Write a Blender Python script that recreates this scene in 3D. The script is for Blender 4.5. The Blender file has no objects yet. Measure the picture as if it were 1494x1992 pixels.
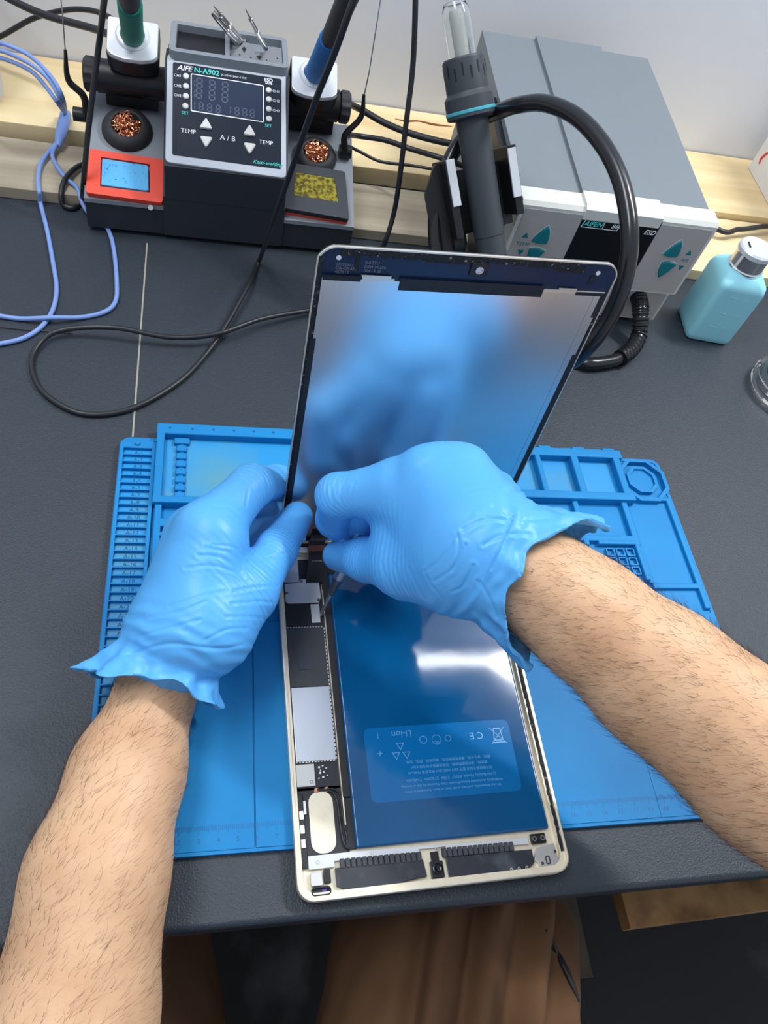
import bpy, bmesh, math, random
import numpy as np
from mathutils import Vector, Matrix
random.seed(7)
C = bpy.context.scene.collection
SC = bpy.context.scene
S = 0.001                                   # everything below is written in millimetres, table top at z = 0

# ---------------------------------------------------------------- camera
F_PX = 1500.382
def rot3(rx, ry, rz):
    c, s = math.cos, math.sin
    X = np.array([[1,0,0],[0,c(rx),-s(rx)],[0,s(rx),c(rx)]])
    Y = np.array([[c(ry),0,s(ry)],[0,1,0],[-s(ry),0,c(ry)]])
    Z = np.array([[c(rz),-s(rz),0],[s(rz),c(rz),0],[0,0,1]])
    return Z @ Y @ X
CR = rot3(0.598630, -0.202231, -0.108402)
CP = np.array([65.013, -87.325, 495.622])
cam_data = bpy.data.cameras.new('camera'); cam = bpy.data.objects.new('camera', cam_data); C.objects.link(cam)
cam_data.sensor_fit = 'HORIZONTAL'; cam_data.sensor_width = 36.0; cam_data.lens = 36.0 * F_PX / 1494.0
cam_data.clip_start = 0.01; cam_data.clip_end = 50
M4 = np.eye(4); M4[:3,:3] = CR; M4[:3,3] = CP * S
cam.matrix_world = Matrix(M4.tolist())
SC.camera = cam
SC.view_settings.view_transform = 'Standard'
SC.view_settings.look = 'None'
SC.view_settings.gamma = 1.0
SC.view_settings.use_curve_mapping = False
SC.view_settings.exposure = 0.0
# ---------------------------------------------------------------- world and lamps
W = bpy.data.worlds.new('world'); SC.world = W; W.use_nodes = True
W.node_tree.nodes['Background'].inputs[0].default_value = (0.80, 0.88, 1.0, 1)
W.node_tree.nodes['Background'].inputs[1].default_value = 0.66
def area_light(name, loc, target, sx, sy, power, col):
    l = bpy.data.lights.new(name, 'AREA'); l.shape = 'RECTANGLE'; l.size = sx; l.size_y = sy; l.energy = power; l.color = col
    o = bpy.data.objects.new(name, l); C.objects.link(o); o.location = loc
    o.rotation_euler = (Vector(target) - Vector(loc)).to_track_quat('-Z', 'Y').to_euler()
    return o
area_light('ceiling_light', (-0.55, 0.35, 1.9), (0.15, 0.25, 0), 1.2, 0.5, 24, (0.94, 0.97, 1.0))
area_light('batten_lamp_light', (1.0, 0.765, 1.60), (0.45, 0.0, 0.0), 1.2, 0.07, 48, (0.95, 0.98, 1.0))

def ray(px, py): return CR @ np.array([(px-747)/F_PX, -(py-996)/F_PX, -1.0])
def dep(px, py, D): return CP + ray(px, py) * D                    # a point D mm in front of the camera plane
def atz(px, py, z=0.0):
    d = ray(px, py); return CP + d * (z-CP[2]) / d[2]
def aty(px, py, Y):
    d = ray(px, py); return CP + d * (Y-CP[1]) / d[1]
def to_px(P):
    q = (np.asarray(P, float) - CP) @ CR
    return np.stack([747 + F_PX*q[:,0]/-q[:,2], 996 - F_PX*q[:,1]/-q[:,2]], 1)

# ---------------------------------------------------------------- materials
def mat(name, col, rough=0.5, metal=0.0, bump=None, spec=0.5, coat=0.0, trans=0.0, ior=1.45, sss=0.0, mix=None, emit=None, alpha=None, sheen=0):
    """bump=(scale, strength, detail[, stretch]); mix=(second colour, scale, low, high[, stretch])"""
    m = bpy.data.materials.new(name); m.use_nodes = True
    nt = m.node_tree; b = nt.nodes['Principled BSDF']; I = b.inputs
    I['Base Color'].default_value = (*col, 1); I['Roughness'].default_value = rough; I['Metallic'].default_value = metal
    I['Specular IOR Level'].default_value = spec; I['Coat Weight'].default_value = coat; I['Coat Roughness'].default_value = 0.08
    I['Transmission Weight'].default_value = trans; I['IOR'].default_value = ior
    if sheen: I['Sheen Weight'].default_value = sheen
    if sss:
        I['Subsurface Weight'].default_value = sss; I['Subsurface Radius'].default_value = (0.6, 0.3, 0.2); I['Subsurface Scale'].default_value = 0.004
    if alpha is not None: I['Alpha'].default_value = alpha
    if emit: I['Emission Color'].default_value = (*emit[0], 1); I['Emission Strength'].default_value = emit[1]
    tc = nt.nodes.new('ShaderNodeTexCoord')
    def coords(st):
        mp = nt.nodes.new('ShaderNodeMapping'); mp.inputs['Scale'].default_value = st; nt.links.new(tc.outputs['Object'], mp.inputs[0]); return mp
    if bump:
        mp = coords(bump[3] if len(bump) > 3 else (1,1,1))
        n = nt.nodes.new('ShaderNodeTexNoise'); n.inputs['Scale'].default_value = bump[0]; n.inputs['Detail'].default_value = bump[2]
        nt.links.new(mp.outputs[0], n.inputs['Vector'])
        bp = nt.nodes.new('ShaderNodeBump'); bp.inputs['Strength'].default_value = bump[1]; bp.inputs['Distance'].default_value = 0.001
        nt.links.new(n.outputs['Fac'], bp.inputs['Height']); nt.links.new(bp.outputs[0], I['Normal'])
    if mix:
        mp = coords(mix[4] if len(mix) > 4 else (1,1,1))
        n = nt.nodes.new('ShaderNodeTexNoise'); n.inputs['Scale'].default_value = mix[1]; n.inputs['Detail'].default_value = 6
        nt.links.new(mp.outputs[0], n.inputs['Vector'])
        r = nt.nodes.new('ShaderNodeValToRGB'); e = r.color_ramp.elements
        e[0].position = mix[2]; e[0].color = (*col, 1); e[1].position = mix[3]; e[1].color = (*mix[0], 1)
        nt.links.new(n.outputs['Fac'], r.inputs[0]); nt.links.new(r.outputs[0], I['Base Color'])
    return m

def srgb(r, g, b):
    f = lambda c: (c/255/12.92) if c/255 <= 0.04045 else ((c/255+0.055)/1.055)**2.4
    return (f(r), f(g), f(b))

M = {}
M['wall'] = mat('wall_paint', srgb(224,228,238), 0.75, bump=(60, 0.15, 4))
M['leather'] = mat('black_leatherette', srgb(46,53,61), 0.42, bump=(850, 0.5, 3), spec=0.45)
M['floor'] = mat('dark_floor', srgb(14,15,17), 0.6, mix=(srgb(66,68,70), 9, 0.56, 0.8), bump=(40, 0.4, 5))
M['pine'] = mat('pale_pine', srgb(236,214,168), 0.55, mix=(srgb(205,172,118), 6, 0.42, 0.8, (0.35, 6, 3)), bump=(200, 0.1, 4, (0.1, 1, 1)))
M['pine_end'] = mat('pine_edge', srgb(176,146,104), 0.65, mix=(srgb(140,112,78), 8, 0.4, 0.7, (0.4, 3, 9)))
M['greywood'] = mat('weathered_wood', srgb(184,172,150), 0.65, mix=(srgb(140,128,108), 7, 0.35, 0.75, (0.35, 7, 3)), bump=(150, 0.2, 5, (0.1, 1, 1)))
M['mat'] = mat('blue_silicone', srgb(24,130,190), 0.5, mix=(srgb(24,116,176), 10, 0.35, 0.75), bump=(300, 0.06, 3), spec=0.25)
M['mat_dirt'] = mat('blue_silicone_stained', srgb(30,140,200), 0.45, mix=(srgb(88,146,160), 16, 0.45, 0.72), bump=(300, 0.08, 3), spec=0.4)
M['mat_ink'] = mat('dark_print_on_mat', srgb(10,70,112), 0.6)
M['mat_line'] = mat('ruler_print', srgb(16,92,150), 0.5)
M['glove'] = mat('blue_nitrile', srgb(86,166,228), 0.40, bump=(220, 0.10, 4), spec=0.4, sss=0.12)
M['skin'] = mat('skin', srgb(214,174,138), 0.5, bump=(420, 0.22, 6), spec=0.35, sss=0.15, mix=(srgb(196,152,116), 30, 0.35, 0.75))
M['hair'] = mat('dark_hair', srgb(52,34,26), 0.6)
M['trousers'] = mat('brown_trousers', srgb(104,74,48), 0.9, bump=(900, 0.25, 2), mix=(srgb(90,62,40), 14, 0.35, 0.7))
M['shirt'] = mat('blue_shirt', srgb(96,146,190), 0.9)
M['alu'] = mat('champagne_aluminium', srgb(232,222,198), 0.42, 0.25, mix=(srgb(216,204,178), 90, 0.5, 0.8))
M['alu_edge'] = mat('aluminium_rim', srgb(226,222,212), 0.3, 0.7)
M['chrome'] = mat('chrome', (0.85,0.85,0.86), 0.12, 1.0)
M['steel'] = mat('steel', (0.62,0.62,0.62), 0.3, 1.0)
M['darksteel'] = mat('dark_steel', (0.2,0.2,0.21), 0.32, 0.9)
M['shield'] = mat('silver_shield', (0.50,0.53,0.58), 0.42, 0.9)
M['nickel'] = mat('nickel_plate', (0.66,0.65,0.63), 0.42, 0.8)
M['pcb'] = mat('black_circuit_board', srgb(38,40,46), 0.55)
M['graphite'] = mat('graphite_sheet', srgb(58,60,64), 0.5)
M['chip'] = mat('chip_pad', srgb(62,68,76), 0.7, bump=(900, 0.3, 2))
M['tape'] = mat('black_tape', srgb(26,27,31), 0.5)
M['battery'] = mat('battery_wrap', srgb(6,84,134), 0.07, spec=0.75, bump=(22, 0.07, 2, (1, 1.6, 1)), mix=(srgb(4,70,116), 14, 0.3, 0.7))
M['battery_label'] = mat('battery_label', srgb(10,100,160), 0.09, spec=0.7)
M['battery_ink'] = mat('battery_print', srgb(88,152,200), 0.4)
M['white_print'] = mat('white_print', srgb(225,228,232), 0.5)
M['grey_print'] = mat('grey_print', srgb(110,118,130), 0.5)
M['teal_print'] = mat('teal_print', srgb(60,205,195), 0.5)
M['flex'] = mat('flex_cable', srgb(20,21,27), 0.35)
M['copperflex'] = mat('copper_flex', srgb(96,58,48), 0.45)
M['bezel'] = mat('display_bezel', srgb(20,40,72), 0.28, spec=0.4)
M['lcd'] = mat('display_backlight_sheet', (0.80,0.81,0.83), 0.27, 1.0)
M['speaker'] = mat('speaker_box', srgb(44,48,56), 0.4, mix=(srgb(92,98,106), 50, 0.55, 0.8))
M['foam'] = mat('grey_foam', srgb(72,74,78), 0.9)
M['glue'] = mat('old_black_glue', srgb(26,27,30), 0.7, mix=(srgb(150,142,125), 500, 0.62, 0.68), bump=(700, 0.8, 3))
M['station'] = mat('grey_plastic', srgb(128,134,142), 0.5, bump=(700, 0.08, 2))
M['station_dark'] = mat('charcoal_plastic', srgb(44,49,55), 0.5, bump=(700, 0.1, 2))
M['station_rim'] = mat('light_grey_rim', srgb(178,184,194), 0.45)
M['blackpl'] = mat('black_plastic', srgb(24,26,29), 0.38)
M['rubber'] = mat('black_rubber', srgb(44,45,48), 0.6)
M['panel'] = mat('control_panel', srgb(14,26,42), 0.22)
M['screen'] = mat('screen_glass', srgb(40,50,72), 0.12)
M['segment'] = mat('unlit_segment', srgb(74,82,100), 0.3)
M['button'] = mat('grey_button', srgb(206,206,202), 0.45)
M['silver'] = mat('silver_paint', srgb(214,217,222), 0.32, 0.25)
M['green'] = mat('green_foam', srgb(10,128,108), 0.7, bump=(900, 0.3, 2))
M['bluefoam'] = mat('blue_foam_grip', srgb(24,110,178), 0.7, bump=(900, 0.3, 2))
M['red'] = mat('red_plastic', srgb(226,74,52), 0.45)
M['sponge'] = mat('blue_sponge', srgb(96,176,226), 0.9, mix=(srgb(40,120,190), 240, 0.62, 0.68), bump=(500, 0.8, 3))
M['ysponge'] = mat('yellow_sponge', srgb(150,138,40), 0.85, mix=(srgb(74,66,18), 300, 0.4, 0.6), bump=(500, 1.0, 3))
M['copper'] = mat('copper_wool', (0.86,0.42,0.24), 0.28, 1.0)
M['ha_grey'] = mat('slate_grey_case', srgb(116,124,130), 0.5, bump=(800, 0.08, 2))
M['ha_beige'] = mat('off_white_plastic', srgb(212,213,206), 0.45)
M['ha_face'] = mat('warm_grey_face', srgb(176,172,168), 0.5)
M['teal'] = mat('teal_button', srgb(18,118,128), 0.35)
M['black_glass'] = mat('black_display', srgb(10,14,20), 0.2)
M['hose'] = mat('black_hose', srgb(26,28,32), 0.22, spec=0.6)
M['handle'] = mat('charcoal_handle', srgb(56,61,67), 0.5)
M['glass'] = mat('clear_glass', (0.97,0.99,0.98), 0.06, trans=1.0, ior=1.45)
M['bottle'] = mat('blue_bottle', srgb(150,216,230), 0.42, sss=0.2, spec=0.45)
M['cable'] = mat('black_cable', srgb(36,38,41), 0.38)
M['bluecable'] = mat('periwinkle_cable', srgb(122,150,208), 0.45)
M['white_card'] = mat('white_card', srgb(225,225,226), 0.6)
M['red_print'] = mat('red_print', srgb(214,70,60), 0.6)
M['frosted'] = mat('frosted_plastic', srgb(205,208,210), 0.4, alpha=0.85)
M['lamp'] = mat('lamp_diffuser', (0.9,0.9,0.9), 0.5, emit=((0.95,0.98,1.0), 25.0))
M['seam'] = mat('pale_seam', srgb(150,146,132), 0.7)
M['concrete'] = mat('brown_board', srgb(84,74,60), 0.85, mix=(srgb(60,52,44), 20, 0.4, 0.7))
M['osb'] = mat('rough_board', srgb(164,126,80), 0.8, mix=(srgb(110,78,48), 30, 0.4, 0.7))

# ---------------------------------------------------------------- geometry helpers
def frame(o, x=(1,0,0), y=(0,1,0)):
    x = np.array(x, float); x /= np.linalg.norm(x); y = np.array(y, float); y -= x*(x@y); y /= np.linalg.norm(y)
    F = np.eye(4); F[:3,0] = x; F[:3,1] = y; F[:3,2] = np.cross(x, y); F[:3,3] = o; return F
ID = np.eye(4)
def axis_frame(o, z):
    z = np.array(z, float); z /= np.linalg.norm(z)
    h = np.array([1.0,0,0]) if abs(z[0]) < 0.9 else np.array([0,1.0,0])
    y = np.cross(z, h); y /= np.linalg.norm(y); x = np.cross(y, z)
    F = np.eye(4); F[:3,0] = x; F[:3,1] = y; F[:3,2] = z; F[:3,3] = o; return F

class MB:
    """collects shapes in millimetres; build() links them as ONE mesh object"""
    def __init__(s): s.v = []; s.f = []; s.mi = []; s.cur = 0
    def add(s, V, Fs, F=ID):
        V = np.asarray(V, float).reshape(-1, 3); V = V @ F[:3,:3].T + F[:3,3]
        n = len(s.v); s.v.extend(map(tuple, V)); s.f.extend([tuple(n+i for i in f) for f in Fs]); s.mi.extend([s.cur]*len(Fs)); return s
    def box(s, x0, x1, y0, y1, z0, z1, F=ID, bev=0.0, seg=2):
        bm = bmesh.new()
        vs = [bm.verts.new(p) for p in ((x0,y0,z0),(x1,y0,z0),(x1,y1,z0),(x0,y1,z0),(x0,y0,z1),(x1,y0,z1),(x1,y1,z1),(x0,y1,z1))]
        for f in ((3,2,1,0),(4,5,6,7),(0,1,5,4),(1,2,6,5),(2,3,7,6),(3,0,4,7)): bm.faces.new([vs[i] for i in f])
        if bev: bmesh.ops.bevel(bm, geom=bm.edges[:], offset=bev, segments=seg, affect='EDGES', profile=0.5)
        return s.bm(bm, F)
    def bm(s, bm, F=ID):
        bm.verts.index_update(); s.add([tuple(v.co) for v in bm.verts], [[v.index for v in f.verts] for f in bm.faces], F); bm.free(); return s
    def prism(s, poly, z0, z1, F=ID, bev=0.0, seg=2):
        bm = bmesh.new(); n = len(poly)
        a = [bm.verts.new((p[0], p[1], z0)) for p in poly]; b = [bm.verts.new((p[0], p[1], z1)) for p in poly]
        bm.faces.new(a[::-1]); top = bm.faces.new(b)
        for i in range(n): bm.faces.new((a[i], a[(i+1)%n], b[(i+1)%n], b[i]))
        bmesh.ops.recalc_face_normals(bm, faces=bm.faces[:])
        if bev: bmesh.ops.bevel(bm, geom=[e for e in bm.edges if abs(e.verts[0].co.z-z1) < 1e-6 and abs(e.verts[1].co.z-z1) < 1e-6], offset=bev, segments=seg, affect='EDGES', profile=0.5)
        return s.bm(bm, F)
    def ring(s, outer, inner, z0, z1, F=ID):
        """a flat frame between two outlines with the same number of points"""
        n = len(outer); V = [(p[0],p[1],z) for z in (z0, z1) for p in outer] + [(p[0],p[1],z) for z in (z0, z1) for p in inner]; Fs = []
        for i in range(n):
            j = (i+1) % n
            Fs += [(i, j, n+j, n+i), (2*n+j, 2*n+i, 3*n+i, 3*n+j), (n+i, n+j, 3*n+j, 3*n+i), (j, i, 2*n+i, 2*n+j)]
        return s.add(V, Fs, F)
    def lathe(s, prof, F=ID, n=32, cap=True, wob=None):
        V = []; Fs = []; m = len(prof)
        for (r, z) in prof:
            for k in range(n):
                a = 2*math.pi*k/n; rr = r if wob is None else wob(r, z, a)
                V.append((rr*math.cos(a), rr*math.sin(a), z))
        for i in range(m-1):
            for k in range(n):
                l = (k+1) % n; Fs.append((i*n+k, i*n+l, (i+1)*n+l, (i+1)*n+k))
        if cap:
            if prof[0][0] > 1e-6: Fs.append(tuple(range(n))[::-1])
            if prof[-1][0] > 1e-6: Fs.append(tuple((m-1)*n+k for k in range(n)))
        return s.add(V, Fs, F)
    def tube(s, pts, r, n=12, smooth=8, closed=False, ribs=None):
        P = [np.array(p, float) for p in pts]
        if smooth and len(P) > 2: P = catmull(P, smooth)
        N = len(P); R = r if hasattr(r, '__len__') else [r]*N
        if len(R) != N: R = np.interp(np.linspace(0,1,N), np.linspace(0,1,len(R)), R)
        T = [P[min(i+1,N-1)] - P[max(i-1,0)] for i in range(N)]; T = [t/(np.linalg.norm(t)+1e-9) for t in T]
        u = np.cross(T[0], [0.13,0.31,0.94]); u /= np.linalg.norm(u); V = []; Fs = []
        for i in range(N):
            u = u - T[i]*(u@T[i]); u /= np.linalg.norm(u); w = np.cross(T[i], u)
            for k in range(n):
                a = 2*math.pi*k/n; V.append(P[i] + (u*math.cos(a)+w*math.sin(a))*R[i])
        for i in range(N-1):
            for k in range(n):
                l = (k+1)%n; Fs.append((i*n+k, i*n+l, (i+1)*n+l, (i+1)*n+k))
        Fs.append(tuple(range(n))[::-1]); Fs.append(tuple((N-1)*n+k for k in range(n)))
        return s.add(V, Fs)
    def cyl(s, a, b, r, r2=None, n=24):
        a = np.array(a, float); b = np.array(b, float); L = np.linalg.norm(b-a)
        return s.lathe([(r,0),(r if r2 is None else r2, L)], axis_frame(a, b-a), n)
    def text(s, txt, size, F, align='CENTER', shear=0.0, off=0.0, depth=0.06, bold=0.0):
        cu = bpy.data.curves.new('lettering', 'FONT'); cu.body = txt; cu.size = size; cu.align_x = align; cu.align_y = 'CENTER'; cu.shear = shear
        cu.extrude = depth; cu.offset = bold; cu.resolution_u = 2
        o = bpy.data.objects.new('lettering', cu); me = bpy.data.meshes.new_from_object(o)
        V = [tuple(v.co) for v in me.vertices]; Fs = [tuple(p.vertices) for p in me.polygons]
        if V: s.add(np.array(V)+[0,0,off], Fs, F)
        bpy.data.objects.remove(o); bpy.data.curves.remove(cu); bpy.data.meshes.remove(me); return s
    def build(s, name, m, parent=None, origin=None, smooth=True, flat=None):
        me = bpy.data.meshes.new(name)
        o = bpy.data.objects.new(name, me); C.objects.link(o)
        if parent is not None: org = ORG[parent.name]; o.parent = parent
        else:
            V = np.array(s.v); org = np.array(origin, float) if origin is not None else np.array([(V[:,0].min()+V[:,0].max())/2, (V[:,1].min()+V[:,1].max())/2, V[:,2].min()])
            o.location = org*S
        ORG[o.name] = org
        V = (np.array(s.v) - org)*S
        me.from_pydata(V.tolist(), [], s.f)
        for mm in (m if isinstance(m, (list, tuple)) else [m]): me.materials.append(mm)
        if isinstance(m, (list, tuple)): me.polygons.foreach_set('material_index', s.mi)
        if smooth:
            me.polygons.foreach_set('use_smooth', [True]*len(me.polygons))
            try: me.set_sharp_from_angle(angle=math.radians(38 if smooth is True else smooth))
            except Exception: pass
            if smooth is True or smooth < 100:
                wn = o.modifiers.new('weighted_normals', 'WEIGHTED_NORMAL'); wn.keep_sharp = True
        me.validate(); me.update()
        return o
ORG = {}
def catmull(P, k):
    out = []; P = [2*P[0]-P[1]] + list(P) + [2*P[-1]-P[-2]]
    for i in range(1, len(P)-2):
        for j in range(k):
            t = j/k; a,b,c,d = P[i-1],P[i],P[i+1],P[i+2]
            out.append(0.5*((2*b)+(c-a)*t+(2*a-5*b+4*c-d)*t*t+(3*b-a-3*c+d)*t**3))
    out.append(P[-2]); return out
def tag(o, label=None, cat=None, group=None, kind=None):
    if label: o['label'] = label
    if cat: o['category'] = cat
    if group: o['group'] = group
    if kind: o['kind'] = kind
    return o
def thing(name, loc, label, cat, group=None):
    o = bpy.data.objects.new(name, None); C.objects.link(o); o.location = np.array(loc, float)*S; o.empty_display_size = 0.02
    ORG[o.name] = np.array(loc, float); return tag(o, label, cat, group)
def rrect(x0, x1, y0, y1, r, n=6):
    P = []
    for cx, cy, a0 in ((x1-r,y1-r,0),(x0+r,y1-r,90),(x0+r,y0+r,180),(x1-r,y0+r,270)):
        for k in range(n+1):
            a = math.radians(a0 + 90*k/n); P.append((cx+r*math.cos(a), cy+r*math.sin(a)))
    return P
# ================================================================ the setting
def struct(name, mb, m): return tag(mb.build(name, m), kind='structure')
struct('wall_back', MB().box(-1800, 2400, 814, 864, -750, 1950), M['wall'])
struct('floor', MB().box(-1800, 2400, -1500, 864, -790, -750), M['floor'])

# ---------------------------------------------------------------- the workbench
wb = thing('workbench', (300, 270, -750), 'long workbench covered in pebbled black leatherette with a padded front edge', 'workbench')
MB().box(-900, 1500, -38, 812, -22, 0, bev=4, seg=4).build('bench_top', M['leather'], wb)
sm = MB().box(-0.7, 0.7, 0, 235, 0.0, 0.12, frame((8.5, 310, 0), (1, 0.012, 0), (-0.012, 1, 0)))
tag(sm.build('seam', M['seam'], wb), 'pale seam line in the black covering')
MB().box(-880, 1480, -20, 20, -70, -22).build('apron', M['blackpl'], wb)
for x in (-850, 1450):
    for y in (10, 780): MB().box(x-25, x+25, y-25, y+25, -750, -22, bev=2).build('leg', M['blackpl'], wb)
b = MB().box(-900, 409, 0, 79, 0, 12, frame((0, 588, 0), (1, -0.016, 0), (0.016, 1, 0)), bev=1.2)
tag(b.build('wooden_plank', M['greywood']), 'weathered grey wooden plank lying behind the soldering station, front one at left', 'plank')
b = MB().box(412, 1500, 574, 680, 0, 13, bev=1.2)
tag(b.build('wooden_plank', M['pine']), 'bright pine plank behind the blue dispenser bottle at right', 'plank')
b = MB().box(-900, 1500, 682, 812, 0, 20, frame((0, 0, 0), (1, 0, 0), (0, 1, 0)), bev=1.2)
pk = b.build('wooden_plank', M['pine']); tag(pk, 'long pale pine plank lying against the white wall', 'plank')
strp = [atz(x, y, 20.1) for x, y in ((768,231),(790,236),(815,236),(845,243),(880,246))]
MB().tube(strp, [.3,1.6,1.0,1.8,.4], n=6).build('bark_crack', mat('brown_bark', srgb(128,70,34), .8), pk)
b = MB().box(0, 420, 0, 55, 0, 16, frame((402, -52, -160), (1, 0.02, 0), (-0.02, 1, 0)), bev=1)
tag(b.build('wooden_rail', M['osb']), 'rough brown wooden rail under the bench at right', 'wooden rail')
b = MB().box(540, 640, -75, 160, -750, -744, bev=1)
tag(b.build('floor_board', M['concrete']), 'brown board lying on the dark floor beyond the right knee', 'board')

# ---------------------------------------------------------------- lamp on the wall
lp = thing('batten_lamp', (1000, 812, 1610), 'long white batten lamp high on the wall above the bench', 'lamp')
MB().box(380, 1620, 782, 814, 1565, 1655, bev=4).build('housing', M['white_card'], lp)
MB().box(390, 1610, 770, 783, 1575, 1645, bev=5).build('diffuser', M['lamp'], lp)

# ================================================================ the silicone repair mat
H = 5.0
mt = thing('repair_mat', (232, 154, 0), 'blue silicone repair mat with raised trays and numbered slots, under the opened tablet', 'repair mat')
b = MB().prism(rrect(0, 464, 0, 306, 8), 0, 3.6, bev=0.8)
b.ring(rrect(0, 464, 0, 306, 8), rrect(3, 461, 3, 303, 6), 3.5, 4.3)
b.box(27.5, 98, 2, 215, 3.5, 4.9, bev=0.4).box(98.8, 366, 2, 148, 3.5, 5.0, bev=0.4).box(366, 462, 2, 152, 3.5, 4.9, bev=.4).box(122, 345, 148, 244, 3.5, 4.6, bev=.4)
b.build('base', M['mat'], mt)
# numbered slot strip
b = MB(); NS = 34; y0 = 294.0; pitch = 6.55; z1 = 7.6
b.box(0.8, 3.6, 12, 300, 3, z1, bev=.6).box(24.3, 27, 12.1, 300.1, 3.05, z1, bev=.6).box(3.1, 24.9, y0+.4, 301, 3.02, z1-.05, bev=.6)
for k in range(NS+1): b.box(3.2, 24.8, y0-k*pitch-0.55, y0-k*pitch+0.55, 3.1, z1-.15, bev=.3)
b.lathe([(2.2,z1),(1.9,z1+1.2),(0.001,z1+1.5)], frame((13.5, 297.6, 0)), 16)
b.build('slot_rack', M['mat'], mt)
b = MB().box(3.4, 24.4, y0-NS*pitch, y0, 3.6, 4.4); b.build('slot_floor', M['mat_dirt'], mt)
b = MB()
for k in range(NS):
    b.text('A-%d' % (k+1), 4.6, frame((14.5, y0-(k+.5)*pitch-.1, 4.45)))
b.build('slot_lettering', M['mat_ink'], mt)
# tray walls: each rib is (x0, x1, y0, y1)
def ribs(L, z0, z1, bev=0.9):
    b = MB()
    for i, r in enumerate(L): b.box(r[0]+.03*i, r[1]-.02*i, r[2], r[3], z0+.03*i, z1-.04*i, bev=bev, seg=3)
    return b
zt = 12.0
b = ribs([(27,226,305.5,316),(27.2,33.5,242,315),(27,226,241,247)], 0.2, zt, 1.2)
b.build('tray_wall', M['mat'], mt)
MB().box(33, 226, 246, 306, 3.5, 4.8).build('tray_floor', M['mat_dirt'], mt)
b = MB()
for x in (37,54,70,86,101.5,117,133,149,165): b.cyl((x,311,zt-0.3), (x,311,zt+0.08), 1.0, n=12)
b.build('tool_hole', M['mat_ink'], mt)
tag(mt.children[-1], kind='stuff')
b = MB()
for k in range(8):
    y = 302 - k*7.4; b.box(42.2-(2 if k==0 else 0), 50.2+(2 if k==0 else 0), y-3.2, y+3.0, 4, 8.6, bev=1.4, seg=3)
b.box(44.5,48,246,303,4,7, bev=.5)
b.build('bit_holder', M['mat'], mt)
b = ribs([(29,34,60,241),(29,120,222,229),(29,98,214,217)], 3, 9.2); b.build('tray_wall', M['mat'], mt)
# right hand trays
b = ribs([(226,424,300,309),(226,424,255,263),(340,345,258,304),(373.5,380.5,258,304),(414,421,258,304),(300,305,258,304)], .2, zt, 1.1)
for k, x in enumerate((352,375,384,400,413)): b.box(x-6, x+6, 306, 311.5-(k%2)*1.5, .2, zt-.4, bev=1.5)
b.build('tray_wall', M['mat'], mt)
MB().box(226, 415, 262, 301, 3.5, 4.6).build('tray_floor', M['mat_dirt'], mt)
b = ribs([(365,370,212,256.6),(410.5,416,212.3,256.8),(300,416,216,221.5),(300,303,217,256.3),(410.5,415,180,220),(378,415,213,217)], 3, 8.6); b.build('tray_wall', M['mat'], mt)
b = ribs([(456,461,155,262),(416,461,173,178),(414,418,178,252),(416,461,259,262)], 3, 7.0); b.build('tray_wall', M['mat'], mt)
b = MB()
for x in range(3):
    for y in range(3): b.ring(rrect(384+x*9, 391.5+x*9, 186+y*8.6, 193.4+y*8.6, 1), rrect(385+x*9, 390.5+x*9, 187+y*8.6, 192.4+y*8.6, .6), 4.5, 6.2)
b.build('small_slot', M['mat'], mt); tag(mt.children[-1], kind='stuff')
def ngon(cx, cy, r, n=8, a0=22.5): return [(cx+r*math.cos(math.radians(a0+360*k/n)), cy+r*math.sin(math.radians(a0+360*k/n))) for k in range(n)]
b = MB().ring(ngon(440,280,24.5), ngon(440,280,20.8), 3, 8.4).ring(ngon(439.5,281,15), ngon(439.5,281,12), 3, 7.6)
b.prism(ngon(439.5,281,12.2), 3, 5.6); b.build('octagonal_dish', M['mat'], mt)
# ruler
b = MB()
for k in range(0, 400):
    x = 32 + k*1.13; h = 5.0 if k % 10 == 0 else (3.8 if k % 5 == 0 else 2.6)
    if x < 455: b.box(x-.14, x+.14, 16-h, 16, 4.9, 5.08)
for k in range(1, 37):
    x = 32 + k*11.3; b.text(str(k) if k < 20 else str(40-k), 4.2, frame((x, 7.5, 4.98)))
b.build('ruler_scale', M['mat_line'], mt)

# ================================================================ the opened tablet: base
BX, BY, BT = 121.5, -30.3, 0.024
FB = frame((BX, BY, 5.1), (math.cos(BT), math.sin(BT), 0), (-math.sin(BT), math.cos(BT), 0))
TW, TL = 169.5, 240.0
tb = thing('tablet', (BX+85, BY+120, 5.1), 'opened champagne tablet housing with blue battery and circuit board, lying on the blue mat', 'tablet')
b = MB().prism(rrect(0, TW, 0, TL, 10, 8), 0, 1.2, FB)
b.ring(rrect(0, TW, 0, TL, 10, 8), rrect(1.6, TW-1.6, 1.6, TL-1.6, 8.6, 8), 0.6, 6.2, FB)
b.ring(rrect(1.6, TW-1.6, 1.6, TL-1.6, 8.6, 8), rrect(3.6, TW-4.6, 4.6, TL-3, 7, 8), 0.8, 4.6, FB)
b.build('housing', M['alu'], tb, smooth=30)
MB().ring(rrect(0, TW, 0, TL, 10, 8), rrect(.7, TW-.7, .7, TL-.7, 9.4, 8), 6.15, 6.45, FB).build('rim', M['alu_edge'], tb)
b = MB()
for k in range(70):
    y = 12 + k*3.1; b.box(TW-3.6+random.uniform(-.4,.4), TW-1.6+random.uniform(-.5,.2), y, y+3.3, 4.5, 5.4+random.uniform(0,.5), FB, bev=.3, seg=1)
b.build('old_adhesive', M['glue'], tb)
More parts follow.
